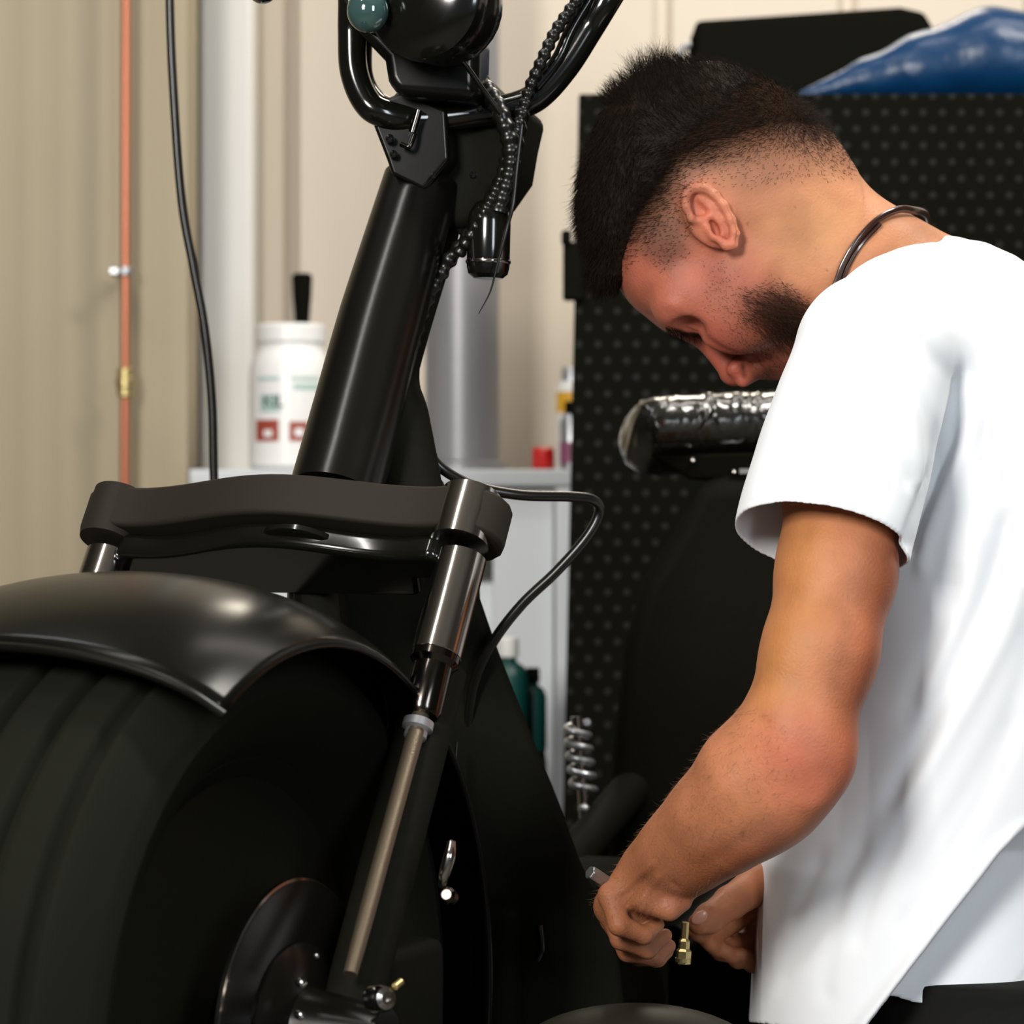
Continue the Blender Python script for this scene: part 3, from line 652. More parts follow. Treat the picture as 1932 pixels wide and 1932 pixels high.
bm = bmesh.new(); sphere(bm, P(1200, 2012, 2.2), (px2m(245, 2.2), .055, px2m(118, 2.2)), None, 48); bmobj('primary_cover', bm, mat('olive_black_cover', (26,26,18), .5, spec=.2), bike)
# bright small fittings among the dark parts
bm = bmesh.new(); tube(bm, [P(852, 1588, 2.02), P(848, 1615, 2.015), P(838, 1650, 2.015), P(833, 1672, 2.02)], [px2m(7, 2.1), px2m(11, 2.1), px2m(10, 2.1), px2m(7, 2.1)], 16); bmobj('brake_lever', bm, 'chrome', bike)
bm = bmesh.new(); lathe(bm, [(.003, -.007), (.0058, -.006), (.0058, .003), (.0035, .006)], P(846, 1690, 2.02), FV+AV*.2+ZV*.3, 20); bmobj('lever_pivot', bm, 'darkchrome', bike)
bm = bmesh.new(); tube(bm, [P(1018, 1745, 2.43), P(1022, 1790, 2.43), P(1014, 1812, 2.43)], px2m(8, 2.43), 14); bmobj('linkage', bm, 'darkchrome', bike)
bm = bmesh.new(); box(bm, P(618, 1662, 2.3), (.012, .02, .014)); bmobj('wheel_sensor', bm, 'grey', bike, False, bevel=.003)
bm = bmesh.new(); box(bm, P(770, 1725, 2.38), (.014, .02, .012)); bmobj('connector', bm, 'darkchrome', bike, False, bevel=.002)
bm = bmesh.new(); tube(bm, [P(716, 1290, 2.2), P(729, 1330, 2.2), P(730, 1370, 2.2), P(722, 1402, 2.21)], px2m(4, 2.2), 12); bmobj('guard_edge', bm, 'blackpaint', bike)
bm = bmesh.new(); tube(bm, [P(822, 1460, 2.39), P(842, 1500, 2.39), P(850, 1530, 2.39), P(862, 1400, 2.41)], px2m(3, 2.39), 10); bmobj('clutch_wire', bm, 'blackpaint', bike)
# rear shock, bright crumpled coil
ds = 2.86
bm = bmesh.new(); pts = []
for i in range(0, 5*14+1):
    a = 2*math.pi*i/14; u = i/(5*14); pts.append(P(1087+14*u, 1362+128*u, ds)+Vector((math.cos(a)*.011, math.sin(a)*.011, 0)))
tube(bm, pts, px2m(7, ds), 10, n=2); bmobj('shock_spring', bm, 'zinc', bike)
bm = bmesh.new(); tube(bm, [P(1088, 1352, ds), P(1094, 1430, ds), P(1104, 1545, ds), P(1108, 1700, ds)], [.006, .0055, .006, .007], 16); bmobj('shock_rod', bm, 'chrome', bike)
bm = bmesh.new(); sphere(bm, P(1102, 1527, ds-.012), px2m(11, ds)); bmobj('shock_end', bm, 'zinc', bike)

# seat body (dark) and plastic wrapped cushion
seatd = 3.0
bm = bmesh.new()
prism(bm, [P(x_, y_, 2.9) for x_, y_ in ((1305, 892), (1260, 990), (1195, 1090), (1160, 1220), (1140, 1400), (1130, 1600), (1120, 1820), (1620, 1820), (1600, 880))], (.07, .16, 0)); bmobj('rear_cowl', bm, 'cast', bike, False, bevel=.03)
g = Grid((X(1130, 2.85), 2.82, CZ-.02), (.42, 3.2, CZ+.18), .0018)
c1, c2 = P(1262, 815, 2.97), P(1560, 800, 3.02)
for (a_, b_, ra, rb) in ((P(1246, 805, 2.93), P(1560, 797, 2.97), .031, .034), (P(1252, 802, 3.05), P(1560, 792, 3.09), .03, .034), (P(1236, 822, 2.98), P(1560, 802, 3.02), .034, .036), (P(1225, 845, 2.96), P(1560, 845, 3.0), .022, .022)):
    g.cone(a_, b_, ra, rb, .03)
V, Q = g.mesh(2)
N = normals(V, Q); n1 = np.zeros(len(V))
for k_ in range(150):       # crumples of the film: short creases of many directions, most running down the side
    cx_, cz_, cy_ = RNG.uniform(.10, .36), RNG.uniform(CZ+.03, CZ+.13), RNG.uniform(2.9, 3.12)
    an = RNG.normal(math.pi/2, .45); wd_ = RNG.uniform(.0012, .0035); ln_ = RNG.uniform(.008, .026)
    u_ = (V[:, 0]-cx_)*math.cos(an)+(V[:, 2]-cz_+(V[:, 1]-cy_)*.5)*math.sin(an); v_ = -(V[:, 0]-cx_)*math.sin(an)+(V[:, 2]-cz_+(V[:, 1]-cy_)*.5)*math.cos(an)
    n1 += RNG.uniform(.0004, .0017)*RNG.choice([-1, 1, 1])*np.exp(-(v_/wd_)**2-(u_/ln_)**2)
V = V+N*n1[:, None]
film = mat('clear_film_over_black', (21,20,15), 0.22, coat=.8, spec=.5, bump=(45, .6, .004)); film.node_tree.nodes['Principled BSDF'].inputs['Coat Roughness'].default_value = .12
o = npmesh('seat_cushion', V, Q, film, bike); o['label'] = 'padded seat wrapped in crinkled clear plastic film'
bm = bmesh.new(); a_ = P(1225, 868, 2.95)
prism(bm, [P(x_, y_, 2.915) for x_, y_ in ((1222, 858), (1250, 872), (1300, 905), (1600, 905), (1600, 850))], (.04, .16, 0)); bmobj('seat_pan', bm, 'darkplast', bike, False, bevel=.006)
for px, py, r in ((1307, 868, 6), (1385, 890, 5)):
    bolt('seat_bolt', P(px, py, 2.91), Vector((-.2, -1, .2)), px2m(r, 2.91), 'chrome')
bm = bmesh.new(); box(bm, P(1412, 889, 2.91), (.018, .006, .005)); bmobj('seat_hinge', bm, 'zinc', bike, False)
# rear wheel so that the bike stands
bm = bmesh.new(); RW = B(-1.35, 0, 0); lathe(bm, [(.19, -.07), (.25, -.09), (.275, -.07), (.287, 0), (.275, .07), (.25, .09), (.19, .07)], RW, AV, 80, closed=True); bmobj('rear_tyre', bm, 'rubber', bike)
bm = bmesh.new(); lathe(bm, [(.19, -.06), (.17, -.03), (.04, -.05), (.04, .05), (.17, .03), (.19, .06)], RW, AV, 64); bmobj('rear_rim', bm, 'gloss', bike)
for s_ in (-1, 1):
    bm = bmesh.new(); tube(bm, [RW+AV*.11*s_, B(-1.0, .11*s_, 0), B(-.8, .1*s_, -.05)], .018, 16); bmobj('swingarm', bm, 'blackpaint', bike)
# mirror tip
bm = bmesh.new(); sphere(bm, P(495, -24, 2.3), (.0125, .02, .013)); tube(bm, [P(495, -30, 2.31), P(560, -120, 2.35), P(655, -200, 2.38)], .004, 10); bmobj('mirror', bm, 'gloss', bike)

# ================================================================== THE MAN
man = empty('person', (.42, 2.42, 0), 'man in white t-shirt bending his bearded head over the motorcycle', 'person')
HD = 2.40
def R2(ang):       # rotation in the picture plane: local x axis points to (cos, sin) in image (y down)
    a = math.radians(ang); c, s = math.cos(a), math.sin(a)
    return [[c, 0, s], [0, 1, 0], [-s, 0, c]]
def rr3(u, v, w, d): return (px2m(u, d), px2m(w, d), px2m(v, d))
G = Grid((X(1050, 2.1), 2.06, CZ-.40), (.60, 2.66, CZ+.40), .0016)
# skull, forehead
G.ell(P(1340, 356, HD), rr3(229, 204, 172, HD), R2(115), .005)
G.ell(P(1292, 497, HD), rr3(124, 119, 130, HD), R2(0), .03)
# occiput to neck
G.ell(P(1450, 330, HD), rr3(140, 128, 140, HD), R2(20), .03)
for w_, dd in ((1, 2.345), (-1, 2.46)):
    # cheeks, jaw line
    G.ell(P(1385, 578, dd+.012*w_), rr3(92, 88, 62, HD), R2(25), .022)
    G.cone(P(1425, 500, dd+.01*w_), P(1520, 640, dd+.04*w_), px2m(46, HD), px2m(40, HD), .02)
    G.ell(P(1266, 590, dd+.018*w_), rr3(36, 28, 34, HD), R2(40), .012)
    G.ell(P(1292, 560, dd+.004*w_), rr3(46, 40, 30, HD), R2(0), .02)
G.ell(P(1440, 590, 2.405), rr3(120, 88, 95, HD), R2(25), .03)
G.ell(P(1450, 655, 2.415), rr3(62, 50, 62, HD), R2(10), .02)
G.ell(P(1535, 650, 2.415), rr3(48, 48, 50, HD), R2(0), .02)
# brow centre, nose
G.ell(P(1284, 600, 2.405), rr3(42, 32, 60, HD), R2(30), .015)
G.cone(P(1318, 622, 2.405), P(1374, 700, 2.40), px2m(19, HD), px2m(17, HD), .016)
G.ell(P(1386, 710, 2.398), rr3(21, 19, 22, HD), R2(0), .008)
for dd in (2.384, 2.416):
    G.ell(P(1392, 692, dd), rr3(22, 15, 12, HD), R2(-30), .007)
G.ell(P(1404, 701, 2.376), rr3(8, 18, 12, HD), R2(18), .004, '-')
G.cone(P(1402, 722, 2.385), P(1432, 700, 2.39), px2m(9, HD), px2m(14, HD), .01)
G.cone(P(1440, 700, 2.40), P(1470, 702, 2.40), px2m(14, HD), px2m(14, HD), .01)
# eye socket and closed lid
G.ell(P(1304, 617, 2.352), rr3(24, 16, 22, HD), R2(25), .014, '-')
G.ell(P(1300, 608, 2.374), rr3(21, 18, 22, HD), R2(30), .006)
# ear: plate, helix, antihelix, lobe, hollows
ED = 2.321
G.ell(P(1340, 410, ED+.004), rr3(44, 64, 15, HD), R2(-35), .008)
G.ell(P(1318, 395, ED-.003), rr3(20, 30, 13, HD), R2(-52), .004, '-')
G.ell(P(1349, 430, ED-.003), rr3(12, 22, 18, HD), R2(-25), .004, '-')
hel = [(1304, 412), (1294, 390), (1294, 368), (1306, 355), (1326, 354), (1348, 366), (1366, 388), (1379, 414), (1387, 440), (1383, 462), (1370, 464), (1357, 452)]
for (a_, b_), (c_, e_) in zip(hel, hel[1:]):
    G.cone(P(a_, b_, ED-.004), P(c_, e_, ED-.004), px2m(8, HD), px2m(8, HD), .0035)
anti = [(1322, 375), (1342, 392), (1356, 415), (1364, 438)]
for (a_, b_), (c_, e_) in zip(anti, anti[1:]): G.cone(P(a_, b_, ED), P(c_, e_, ED), px2m(6, HD), px2m(6, HD), .004)
for (a_, b_), (c_, e_) in zip([(1306, 416), (1322, 416)], [(1322, 416), (1340, 408)]): G.cone(P(a_, b_, ED-.001), P(c_, e_, ED-.001), px2m(6, HD), px2m(5, HD), .004)
G.cone(P(1336, 430, ED-.002), P(1345, 446, ED-.002), px2m(8, HD), px2m(7, HD), .004)
G.ell(P(1349, 433, ED+.0), rr3(7, 13, 14, HD), R2(-20), .002, '-')
# neck and shoulders
G.cone(P(1475, 412, HD), P(1735, 585, HD+.01), px2m(122, HD), px2m(150, HD), .045)
for s_, dd in ((-1, 2.25), (1, 2.57)):
    G.cone(P(1780, 560, HD), P(1670, 690, dd), px2m(80, HD), px2m(105, dd), .02)
G.cone(P(1830, 860, HD), P(1800, 1100, HD), .09, .09, .03)
# near arm
AR = [((1640, 700), 2.235, 118), ((1590, 900), 2.205, 106), ((1578, 1080), 2.18, 105), ((1547, 1230), 2.16, 101), ((1506, 1370), 2.15, 103)]
for (p0, d0, r0), (p1, d1, r1) in zip(AR, AR[1:]): G.cone(P(*p0, d0), P(*p1, d1), px2m(r0, d0), px2m(r1, d1), .02)
FA = [((1497, 1395), 2.15, 100), ((1428, 1470), 2.165, 106), ((1350, 1555), 2.19, 92), ((1285, 1610), 2.21, 74), ((1235, 1650), 2.225, 64)]
for (p0, d0, r0), (p1, d1, r1) in zip(FA, FA[1:]): G.cone(P(*p0, d0), P(*p1, d1), px2m(r0, d0), px2m(r1, d1), .02)
G.ell(P(1532, 1466, 2.135), rr3(50, 44, 42, 2.15), R2(-40), .04)       # elbow point
G.ell(P(1455, 1530, 2.16), rr3(90, 62, 70, 2.15), R2(-40), .03)        # forearm belly
# near hand: palm, knuckles, curled fingers, thumb
G.cone(P(1235, 1650, 2.225), P(1185, 1705, 2.235), px2m(60, 2.23), px2m(56, 2.23), .012, flat=((.1, 1, .1), 1.15))
kn = [(1152, 1690, 2.215, 24), (1148, 1712, 2.24, 25), (1156, 1735, 2.262, 24), (1172, 1750, 2.285, 21)]
for (kx, ky, kd, kr) in kn:
    G.cone(P(1215, 1672, 2.23), P(kx, ky, kd), px2m(34, 2.23), px2m(kr, kd), .012)
FG = [[(1152, 1690, 2.215), (1168, 1745, 2.205), (1215, 1765, 2.215), (1240, 1745, 2.225)],
      [(1148, 1712, 2.24), (1172, 1772, 2.232), (1222, 1792, 2.24), (1255, 1765, 2.25)],
      [(1156, 1735, 2.262), (1185, 1795, 2.262), (1235, 1806, 2.268), (1262, 1785, 2.275)],
      [(1172, 1750, 2.285), (1205, 1802, 2.288), (1240, 1808, 2.29), (1258, 1795, 2.295)]]
for f in FG:
    for i, (a_, b_) in enumerate(zip(f, f[1:])): G.cone(P(*a_), P(*b_), px2m([23, 20, 17][i], 2.24), px2m([20, 17, 14][i], 2.24), .003)
th_ = [(1225, 1700, 2.205), (1262, 1715, 2.20), (1290, 1704, 2.205)]
G.cone(P(*th_[0]), P(*th_[1]), px2m(28, 2.2), px2m(20, 2.2), .01); G.cone(P(*th_[1]), P(*th_[2]), px2m(20, 2.2), px2m(15, 2.2), .006)
# far arm and hand
FR = [((1690, 720), 2.56, 105), ((1650, 1150), 2.60, 92), ((1620, 1440), 2.62, 86), ((1560, 1590), 2.58, 72), ((1490, 1675), 2.48, 54)]
for (p0, d0, r0), (p1, d1, r1) in zip(FR, FR[1:]): G.cone(P(*p0, d0), P(*p1, d1), px2m(r0, d0), px2m(r1, d1), .02)
G.cone(P(1490, 1675, 2.48), P(1446, 1716, 2.43), px2m(54, 2.45), px2m(44, 2.42), .015, flat=((-.5, .8, .3), 1.3))
TH = [((1475, 1660), 2.44, 46), ((1425, 1672), 2.40, 37), ((1378, 1703), 2.365, 31), ((1338, 1733), 2.335, 28), ((1318, 1743), 2.325, 21)]
for (p0, d0, r0), (p1, d1, r1) in zip(TH, TH[1:]): G.cone(P(*p0, d0), P(*p1, d1), px2m(r0, d0), px2m(r1, d1), .005)
FF = [[(1435, 1700, 2.425), (1385, 1738, 2.41), (1338, 1770, 2.375), (1312, 1760, 2.345)],
      [(1445, 1725, 2.435), (1405, 1775, 2.42), (1360, 1795, 2.39), (1338, 1780, 2.365)],
      [(1458, 1742, 2.44), (1430, 1795, 2.43), (1392, 1810, 2.40), (1368, 1795, 2.38)],
      [(1470, 1752, 2.445), (1450, 1805, 2.44), (1420, 1818, 2.41), (1398, 1802, 2.39)]]
for f in FF:
    for i, (a_, b_) in enumerate(zip(f, f[1:])): G.cone(P(*a_), P(*b_), px2m([24, 21, 18][i], 2.3), px2m([21, 18, 15][i], 2.3), .003)
V, Q = G.mesh(2)
# drop loose bits, sculpt surface detail
mm = .001
V = sculpt(V, Q, [
    ([(1290, 618), (1300, 622), (1314, 628), (1322, 632)], 4, -1.2*mm),             # lash line
    ([(1283, 600), (1296, 604), (1312, 614)], 4, -1.0*mm),
    ([(1246, 575), (1270, 575), (1290, 588)], 12, 1.5*mm),
    ([(1323, 632), (1359, 657), (1410, 681)], 7, -1.5*mm),
    ([(1391, 472), (1398, 440), (1388, 405), (1368, 372), (1340, 350)], 9, -2.5*mm),   # behind the ear
    ([(1410, 420), (1440, 480), (1470, 530), (1510, 560)], 26, -3*mm),              # under the jaw
    ([(1480, 380), (1560, 450), (1620, 540)], 30, -1.5*mm),
    ([(1530, 330), (1640, 390), (1760, 450)], 22, 1.5*mm),
    ([(1500, 1120), (1470, 1240), (1430, 1320)], 26, 2.0*mm),
    ([(1600, 1080), (1600, 1200), (1580, 1320)], 26, -1.5*mm),
    ([(1410, 1325), (1432, 1360), (1460, 1385)], 22, -1.5*mm),                       # crook of the arm
    ([(1480, 1500), (1530, 1520), (1570, 1490)], 18, 1.2*mm),
    ([(1380, 1450), (1330, 1530), (1270, 1590)], 22, 1.5*mm), ([(1440, 1560), (1370, 1610), (1300, 1650)], 20, -1.5*mm),
    ([(1240, 1620), (1200, 1660), (1160, 1690)], 7, 1.6*mm), ([(1255, 1640), (1215, 1690), (1180, 1720)], 7, 1.4*mm), ([(1225, 1650), (1185, 1690)], 6, -1.2*mm),
    ([(1335, 1712), (1352, 1728)], 3, -.8*mm), ([(1360, 1690), (1376, 1708)], 4, -1*mm), ([(1366, 1684), (1382, 1702)], 4, -.8*mm), ([(1352, 1695), (1368, 1713)], 4, -.8*mm),
    ([(1250, 1690), (1222, 1735)], 6, -1.5*mm), ([(1240, 1690), (1205, 1738)], 5, -1*mm),
    ([(1262, 1660), (1285, 1680)], 5, -1*mm),
], yhi=2.42)
p = proj(V); N = normals(V, Q); near = V[:, 1] < 2.47
def L3(c): return s2l(c)
c_ = np.tile(L3((196,132,98)), (len(V), 1))
def paint(mask, col):
    global c_
    c_ = c_*(1-mask[:, None])+L3(col)*mask[:, None]
paint(soft(p, [(1050, 430), (1290, 430), (1400, 480), (1500, 560), (1560, 800), (1150, 800)], 50), (182,104,82))     # ruddy face
paint(soft(p, [(1460, 420), (1560, 330), (1640, 400), (1600, 500), (1500, 520)], 60)*.7, (214,156,108))                # lighter neck
paint(soft(p, [(1640, 420), (1760, 380), (1860, 460), (1640, 620)], 40)*.6, (168,112,72))
paint(np.clip(1-polydist(p, [(1306, 372), (1335, 400), (1360, 440)])/60, 0, 1)*.75, (196,104,84))                       # ear
paint(np.clip(1-polydist(p, [(1350, 650), (1385, 710)])/60, 0, 1)*.7, (178,88,72))
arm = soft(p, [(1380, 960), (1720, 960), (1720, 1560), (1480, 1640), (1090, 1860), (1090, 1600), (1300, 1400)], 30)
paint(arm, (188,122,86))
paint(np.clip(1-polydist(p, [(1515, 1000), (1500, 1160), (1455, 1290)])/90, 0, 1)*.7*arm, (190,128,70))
paint(np.clip(1-polydist(p, [(1690, 1040), (1655, 1200), (1615, 1340), (1600, 1440)])/75, 0, 1)*.75*arm, (160,84,58))  # shaded right side of the arm, painted into the skin colour
paint(np.clip(1-polydist(p, [(1460, 1590), (1350, 1650), (1280, 1690)])/70, 0, 1)*.6*arm, (142,80,66))  # underside of the forearm: its shade painted as darker skin
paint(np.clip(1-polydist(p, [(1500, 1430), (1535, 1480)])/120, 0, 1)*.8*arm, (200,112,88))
paint(np.clip(1-polydist(p, [(1250, 1620), (1150, 1700), (1200, 1780)])/150, 0, 1)*.85, (128,78,52))  # near hand: dirt, with its shade painted into the skin too
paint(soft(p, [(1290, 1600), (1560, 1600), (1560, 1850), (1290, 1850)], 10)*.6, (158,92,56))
# stubble colour on the scalp: cropped hair growing out of the skin
HAIR = [(1186, 492), (1200, 470), (1215, 480), (1262, 505), (1290, 480), (1293, 440), (1282, 400), (1284, 360), (1300, 340), (1350, 338), (1400, 345), (1450, 335), (1510, 330), (1560, 330), (1600, 322), (1660, 250), (1500, 60), (1100, 60), (1000, 400), (1130, 520)]
hm = soft(p, HAIR, 34)*(p[:, 1] < 700)
HSOLID = [(1175, 470), (1215, 430), (1262, 380), (1300, 318), (1380, 285), (1460, 262), (1540, 262), (1575, 240), (1600, 200), (1500, 60), (1100, 60), (1000, 400)]
hs = soft(p, HSOLID, 34)*(p[:, 1] < 700)
noise = RNG.random(len(V))
paint(hm*.55, (88,60,46)); paint(hs*.95, (30,22,17))
paint(soft(p, [(1210, 420), (1290, 400), (1296, 470), (1262, 510), (1205, 478)], 14)*.55, (92,66,58))            # sideburn
BEARD = [(1325, 500), (1365, 492), (1412, 545), (1455, 525), (1515, 560), (1545, 640), (1540, 720), (1440, 730), (1380, 640), (1335, 580)]
bd = soft(p, BEARD, 26); paint(bd*.45, (112,62,46))
BD2 = [(1405, 560), (1432, 555), (1455, 545), (1490, 550), (1530, 580), (1520, 660), (1480, 640), (1410, 600)]
b2_ = soft(p, BD2, 26); paint(b2_*.6, (50,34,25))
paint(soft(p, [(1415, 700), (1440, 690), (1480, 695), (1480, 720), (1415, 722)], 8)*.7, (50,34,26))
paint(np.clip(1-polydist(p, [(1288, 630), (1320, 634)])/7, 0, 1)*.85, (30,20,16))
paint(np.clip(1-polydist(p, [(1401, 690), (1404, 708)])/9, 0, 1)*.7*near, (40,18,14))
for (mx_, my_, mr) in ((1410, 422, 2.6), (1455, 520, 2), (1540, 470, 1.8), (1500, 392, 1.6), (1560, 510, 1.6)):
    paint(np.clip(1-np.hypot(p[:, 0]-mx_, p[:, 1]-my_)/mr/1.6, 0, 1)*.7, (70,40,28))
skin = mat('skin', (190,120,90), 0.5, spec=.35); nt = skin.node_tree; b = nt.nodes['Principled BSDF']
b.inputs['IOR'].default_value = 1.4
at = nt.nodes.new('ShaderNodeVertexColor'); at.layer_name = 'Col'
tc = nt.nodes.new('ShaderNodeTexCoord'); n1_ = nt.nodes.new('ShaderNodeTexNoise'); n1_.inputs['Scale'].default_value = 420; n1_.inputs['Detail'].default_value = 6
nt.links.new(tc.outputs['Object'], n1_.inputs['Vector'])
n2_ = nt.nodes.new('ShaderNodeTexNoise'); n2_.inputs['Scale'].default_value = 26; n2_.inputs['Detail'].default_value = 4; nt.links.new(tc.outputs['Object'], n2_.inputs['Vector'])
hv = nt.nodes.new('ShaderNodeHueSaturation'); rmp = nt.nodes.new('ShaderNodeMapRange'); rmp.inputs[1].default_value = .3; rmp.inputs[2].default_value = .7; rmp.inputs[3].default_value = .70; rmp.inputs[4].default_value = .95
nt.links.new(n2_.outputs['Fac'], rmp.inputs[0]); nt.links.new(rmp.outputs[0], hv.inputs['Value']); nt.links.new(at.outputs['Color'], hv.inputs['Color']); nt.links.new(hv.outputs['Color'], b.inputs['Base Color'])
bp = nt.nodes.new('ShaderNodeBump'); bp.inputs['Strength'].default_value = .6; bp.inputs['Distance'].default_value = .0008; nt.links.new(n1_.outputs['Fac'], bp.inputs['Height']); nt.links.new(bp.outputs['Normal'], b.inputs['Normal'])
bw = nt.nodes.new('ShaderNodeRGBToBW'); ms = nt.nodes.new('ShaderNodeMapRange'); ms.inputs[1].default_value = .02; ms.inputs[2].default_value = .16; ms.inputs[3].default_value = 0; ms.inputs[4].default_value = .35
nt.links.new(at.outputs['Color'], bw.inputs[0]); nt.links.new(bw.outputs[0], ms.inputs[0]); nt.links.new(ms.outputs[0], b.inputs['Specular IOR Level'])
b.inputs['Subsurface Weight'].default_value = .12; b.inputs['Subsurface Radius'].default_value = (1, .35, .2); b.inputs['Subsurface Scale'].default_value = .004
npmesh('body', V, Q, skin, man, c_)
BV, BN, BP = V, N, p

# thumb nail
bm = bmesh.new(); nc_ = P(1320, 1731, 2.3152); sphere(bm, nc_, (px2m(17, 2.31), .0016, px2m(11, 2.31)), Matrix.Rotation(math.radians(-36), 3, 'Y')); o = bmobj('thumb_nail', bm, mat('nail', (186,128,106), .3, spec=.6), man)

# ---- hair, beard: strands rooted on the skin
def strands(name, roots, dirs, lens, rad, m, curl=.2, drop=(0, 0, 0), extra=None, seg=4):
    n = len(roots); P0 = roots; D_ = dirs/np.linalg.norm(dirs, axis=1)[:, None]
    ref = np.where(np.abs(D_[:, 1:2]) < .8, np.array([[0, 1., 0]]), np.array([[1., 0, 0]]))
    s1 = np.cross(D_, ref); s1 /= np.linalg.norm(s1, axis=1)[:, None]; s2 = np.cross(D_, s1)
    bend = RNG.normal(0, curl, (n, 1))*s1+RNG.normal(0, curl, (n, 1))*s2+np.array(drop)
    rings = []
    for k in range(seg+1):
        t_ = k/seg; ctr = P0+(D_*t_+bend*t_*t_)*lens[:, None]; r_ = rad*(1-.8*t_)
        rings.append(np.stack([ctr+(s1*math.cos(a)+s2*math.sin(a))*r_ for a in (0, 2.094, 4.189)], 1))
    VV = np.stack(rings, 1).reshape(-1, 3); base = (np.arange(n)*(seg+1)*3)[:, None]; QQ = []
    for k in range(seg):
        for j in range(3):
            q = np.array([k*3+j, k*3+(j+1) % 3, (k+1)*3+(j+1) % 3, (k+1)*3+j]); QQ.append(base+q)
    QQ = np.concatenate(QQ)
    if extra is not None:
        EV, EQ = extra; QQ = np.concatenate([QQ, EQ+len(VV)]); VV = np.concatenate([VV, EV])
    return npmesh(name, VV, QQ, m, man)
hairm = mat('dark_brown_hair', (23,15,9), .6, spec=.08); beardm = mat('brown_beard', (46,28,18), .6, spec=.15)
# hair volume: quiff and crown
H_ = Grid((X(1050, 2.3), 2.26, CZ+.14), (X(1640, 2.5), 2.55, CZ+.40), .002)
H_.ell(P(1318, 332, HD), rr3(219, 198, 176, HD), R2(118), .005)
H_.ell(P(1222, 340, HD-.005), rr3(104, 164, 128, HD), R2(8), .03)
H_.ell(P(1160, 440, HD-.005), rr3(58, 112, 100, HD), R2(-4), .03)
H_.ell(P(1150, 528, HD), rr3(48, 26, 80, HD), R2(14), .015)
H_.ell(P(1236, 214, HD), rr3(70, 54, 100, HD), R2(-30), .03)
V, Q = H_.mesh(2)
pp = proj(V)
line = [(1190, 575), (1172, 500), (1200, 420), (1250, 370), (1290, 305), (1370, 268), (1450, 235), (1520, 215), (1560, 190)]
keepoly = line+[(1560, 40), (1000, 40), (1000, 620), (1150, 620)]
def keep(c):
    q = proj(c); return inside(q, keepoly)
V, Q = cut(V, Q, keep, 2)
N = normals(V, Q); pp = proj(V)
in_ = np.clip(polydist(pp, line)/150, 0, 1)
V = V-N*((1-in_)**1.6*.011)[:, None]+N*(RNG.normal(0, .0005, len(V)))[:, None]
pp = proj(V); HN = normals(V, Q)
# cap strands (longer)
vi = np.where(in_ > .12)[0]; vi = RNG.choice(vi, 15000); r0 = V[vi]; n0 = HN[vi]; q0 = pp[vi]
flow = np.stack([-np.ones(len(vi))*.75, np.zeros(len(vi)), np.where(q0[:, 1] < 260, .55, -.35)], 1)
quif = q0[:, 0] < 1210
flow[quif] = np.stack([-.25*np.ones(quif.sum()), np.zeros(quif.sum()), -.8*np.ones(quif.sum())], 1)
spk = (q0[:, 1] < 200) & (q0[:, 0] < 1290); flow[spk] = np.array([-.45, 0, .55])
dirs = n0*.22+flow+RNG.normal(0, .14, (len(vi), 3)); ln = RNG.uniform(.006, .015, len(vi)); ln[spk] *= 1.1; ln[q0[:, 0] > 1340] *= .55; ln *= np.clip(.35+in_[vi]*1.2, 0, 1)
tf = np.hypot(q0[:, 0]-1235, q0[:, 1]-165) < 46; flow[tf] = np.array([-.15, 0, .9]); dirs[tf] = flow[tf]+RNG.normal(0, .3, (tf.sum(), 3)); ln[tf] = RNG.uniform(.008, .026, tf.sum())
bl = (q0[:, 1] > 480); ln[bl] *= 1.3
# crop strands from the skin
cand = np.where((hm > .25) & (BP[:, 1] < 560))[0]; pr = hm[cand]*(.35+.65*hs[cand]); cand = cand[RNG.random(len(cand)) < pr]; ci = RNG.choice(cand, min(len(cand), 24000), replace=False)
cq = BP[ci]; w_ = np.clip((cq[:, 0]-1400)/160, 0, 1); w_ = w_*w_*(3-2*w_); cf = np.stack([-.85+1.1*w_, np.zeros(len(ci)), -.3-.35*w_], 1)
cd = BN[ci]*.5+cf+RNG.normal(0, .2, (len(ci), 3)); cl = (.0022+.0065*hs[ci])*RNG.uniform(.7, 1.3, len(ci))
R_ = np.concatenate([r0, BV[ci]]); Dd = np.concatenate([dirs, cd]); LL = np.concatenate([ln, cl])
strands('hair', R_, Dd, LL, .00022, hairm, .22, (0, 0, 0), (V, Q), 3)
# beard
cand = np.where((bd > .35) & (BP[:, 0] < 1600))[0]; pr = bd[cand]*.25+b2_[cand]*.9; cand = cand[RNG.random(len(cand)) < pr]; ci = RNG.choice(cand, min(len(cand), 7000), replace=False)
cd = BN[ci]*.5+np.array([.55, 0, -.35])+RNG.normal(0, .25, (len(ci), 3)); cl = (.002+.009*b2_[ci])*RNG.uniform(.6, 1.3, len(ci))
strands('beard', BV[ci], cd, cl, .0002, beardm, .3, seg=3)
# brow and lashes
cand = np.where((polydist(BP, [(1262, 622), (1290, 634), (1318, 634)]) < 8) & (BV[:, 1] < 2.41))[0]; ci = RNG.choice(cand, min(len(cand), 260))
strands('eyebrow', BV[ci], BN[ci]*.6+np.array([.6, 0, -.4])+RNG.normal(0, .2, (len(ci), 3)), RNG.uniform(.004, .008, len(ci)), .0002, hairm, .2, seg=3)
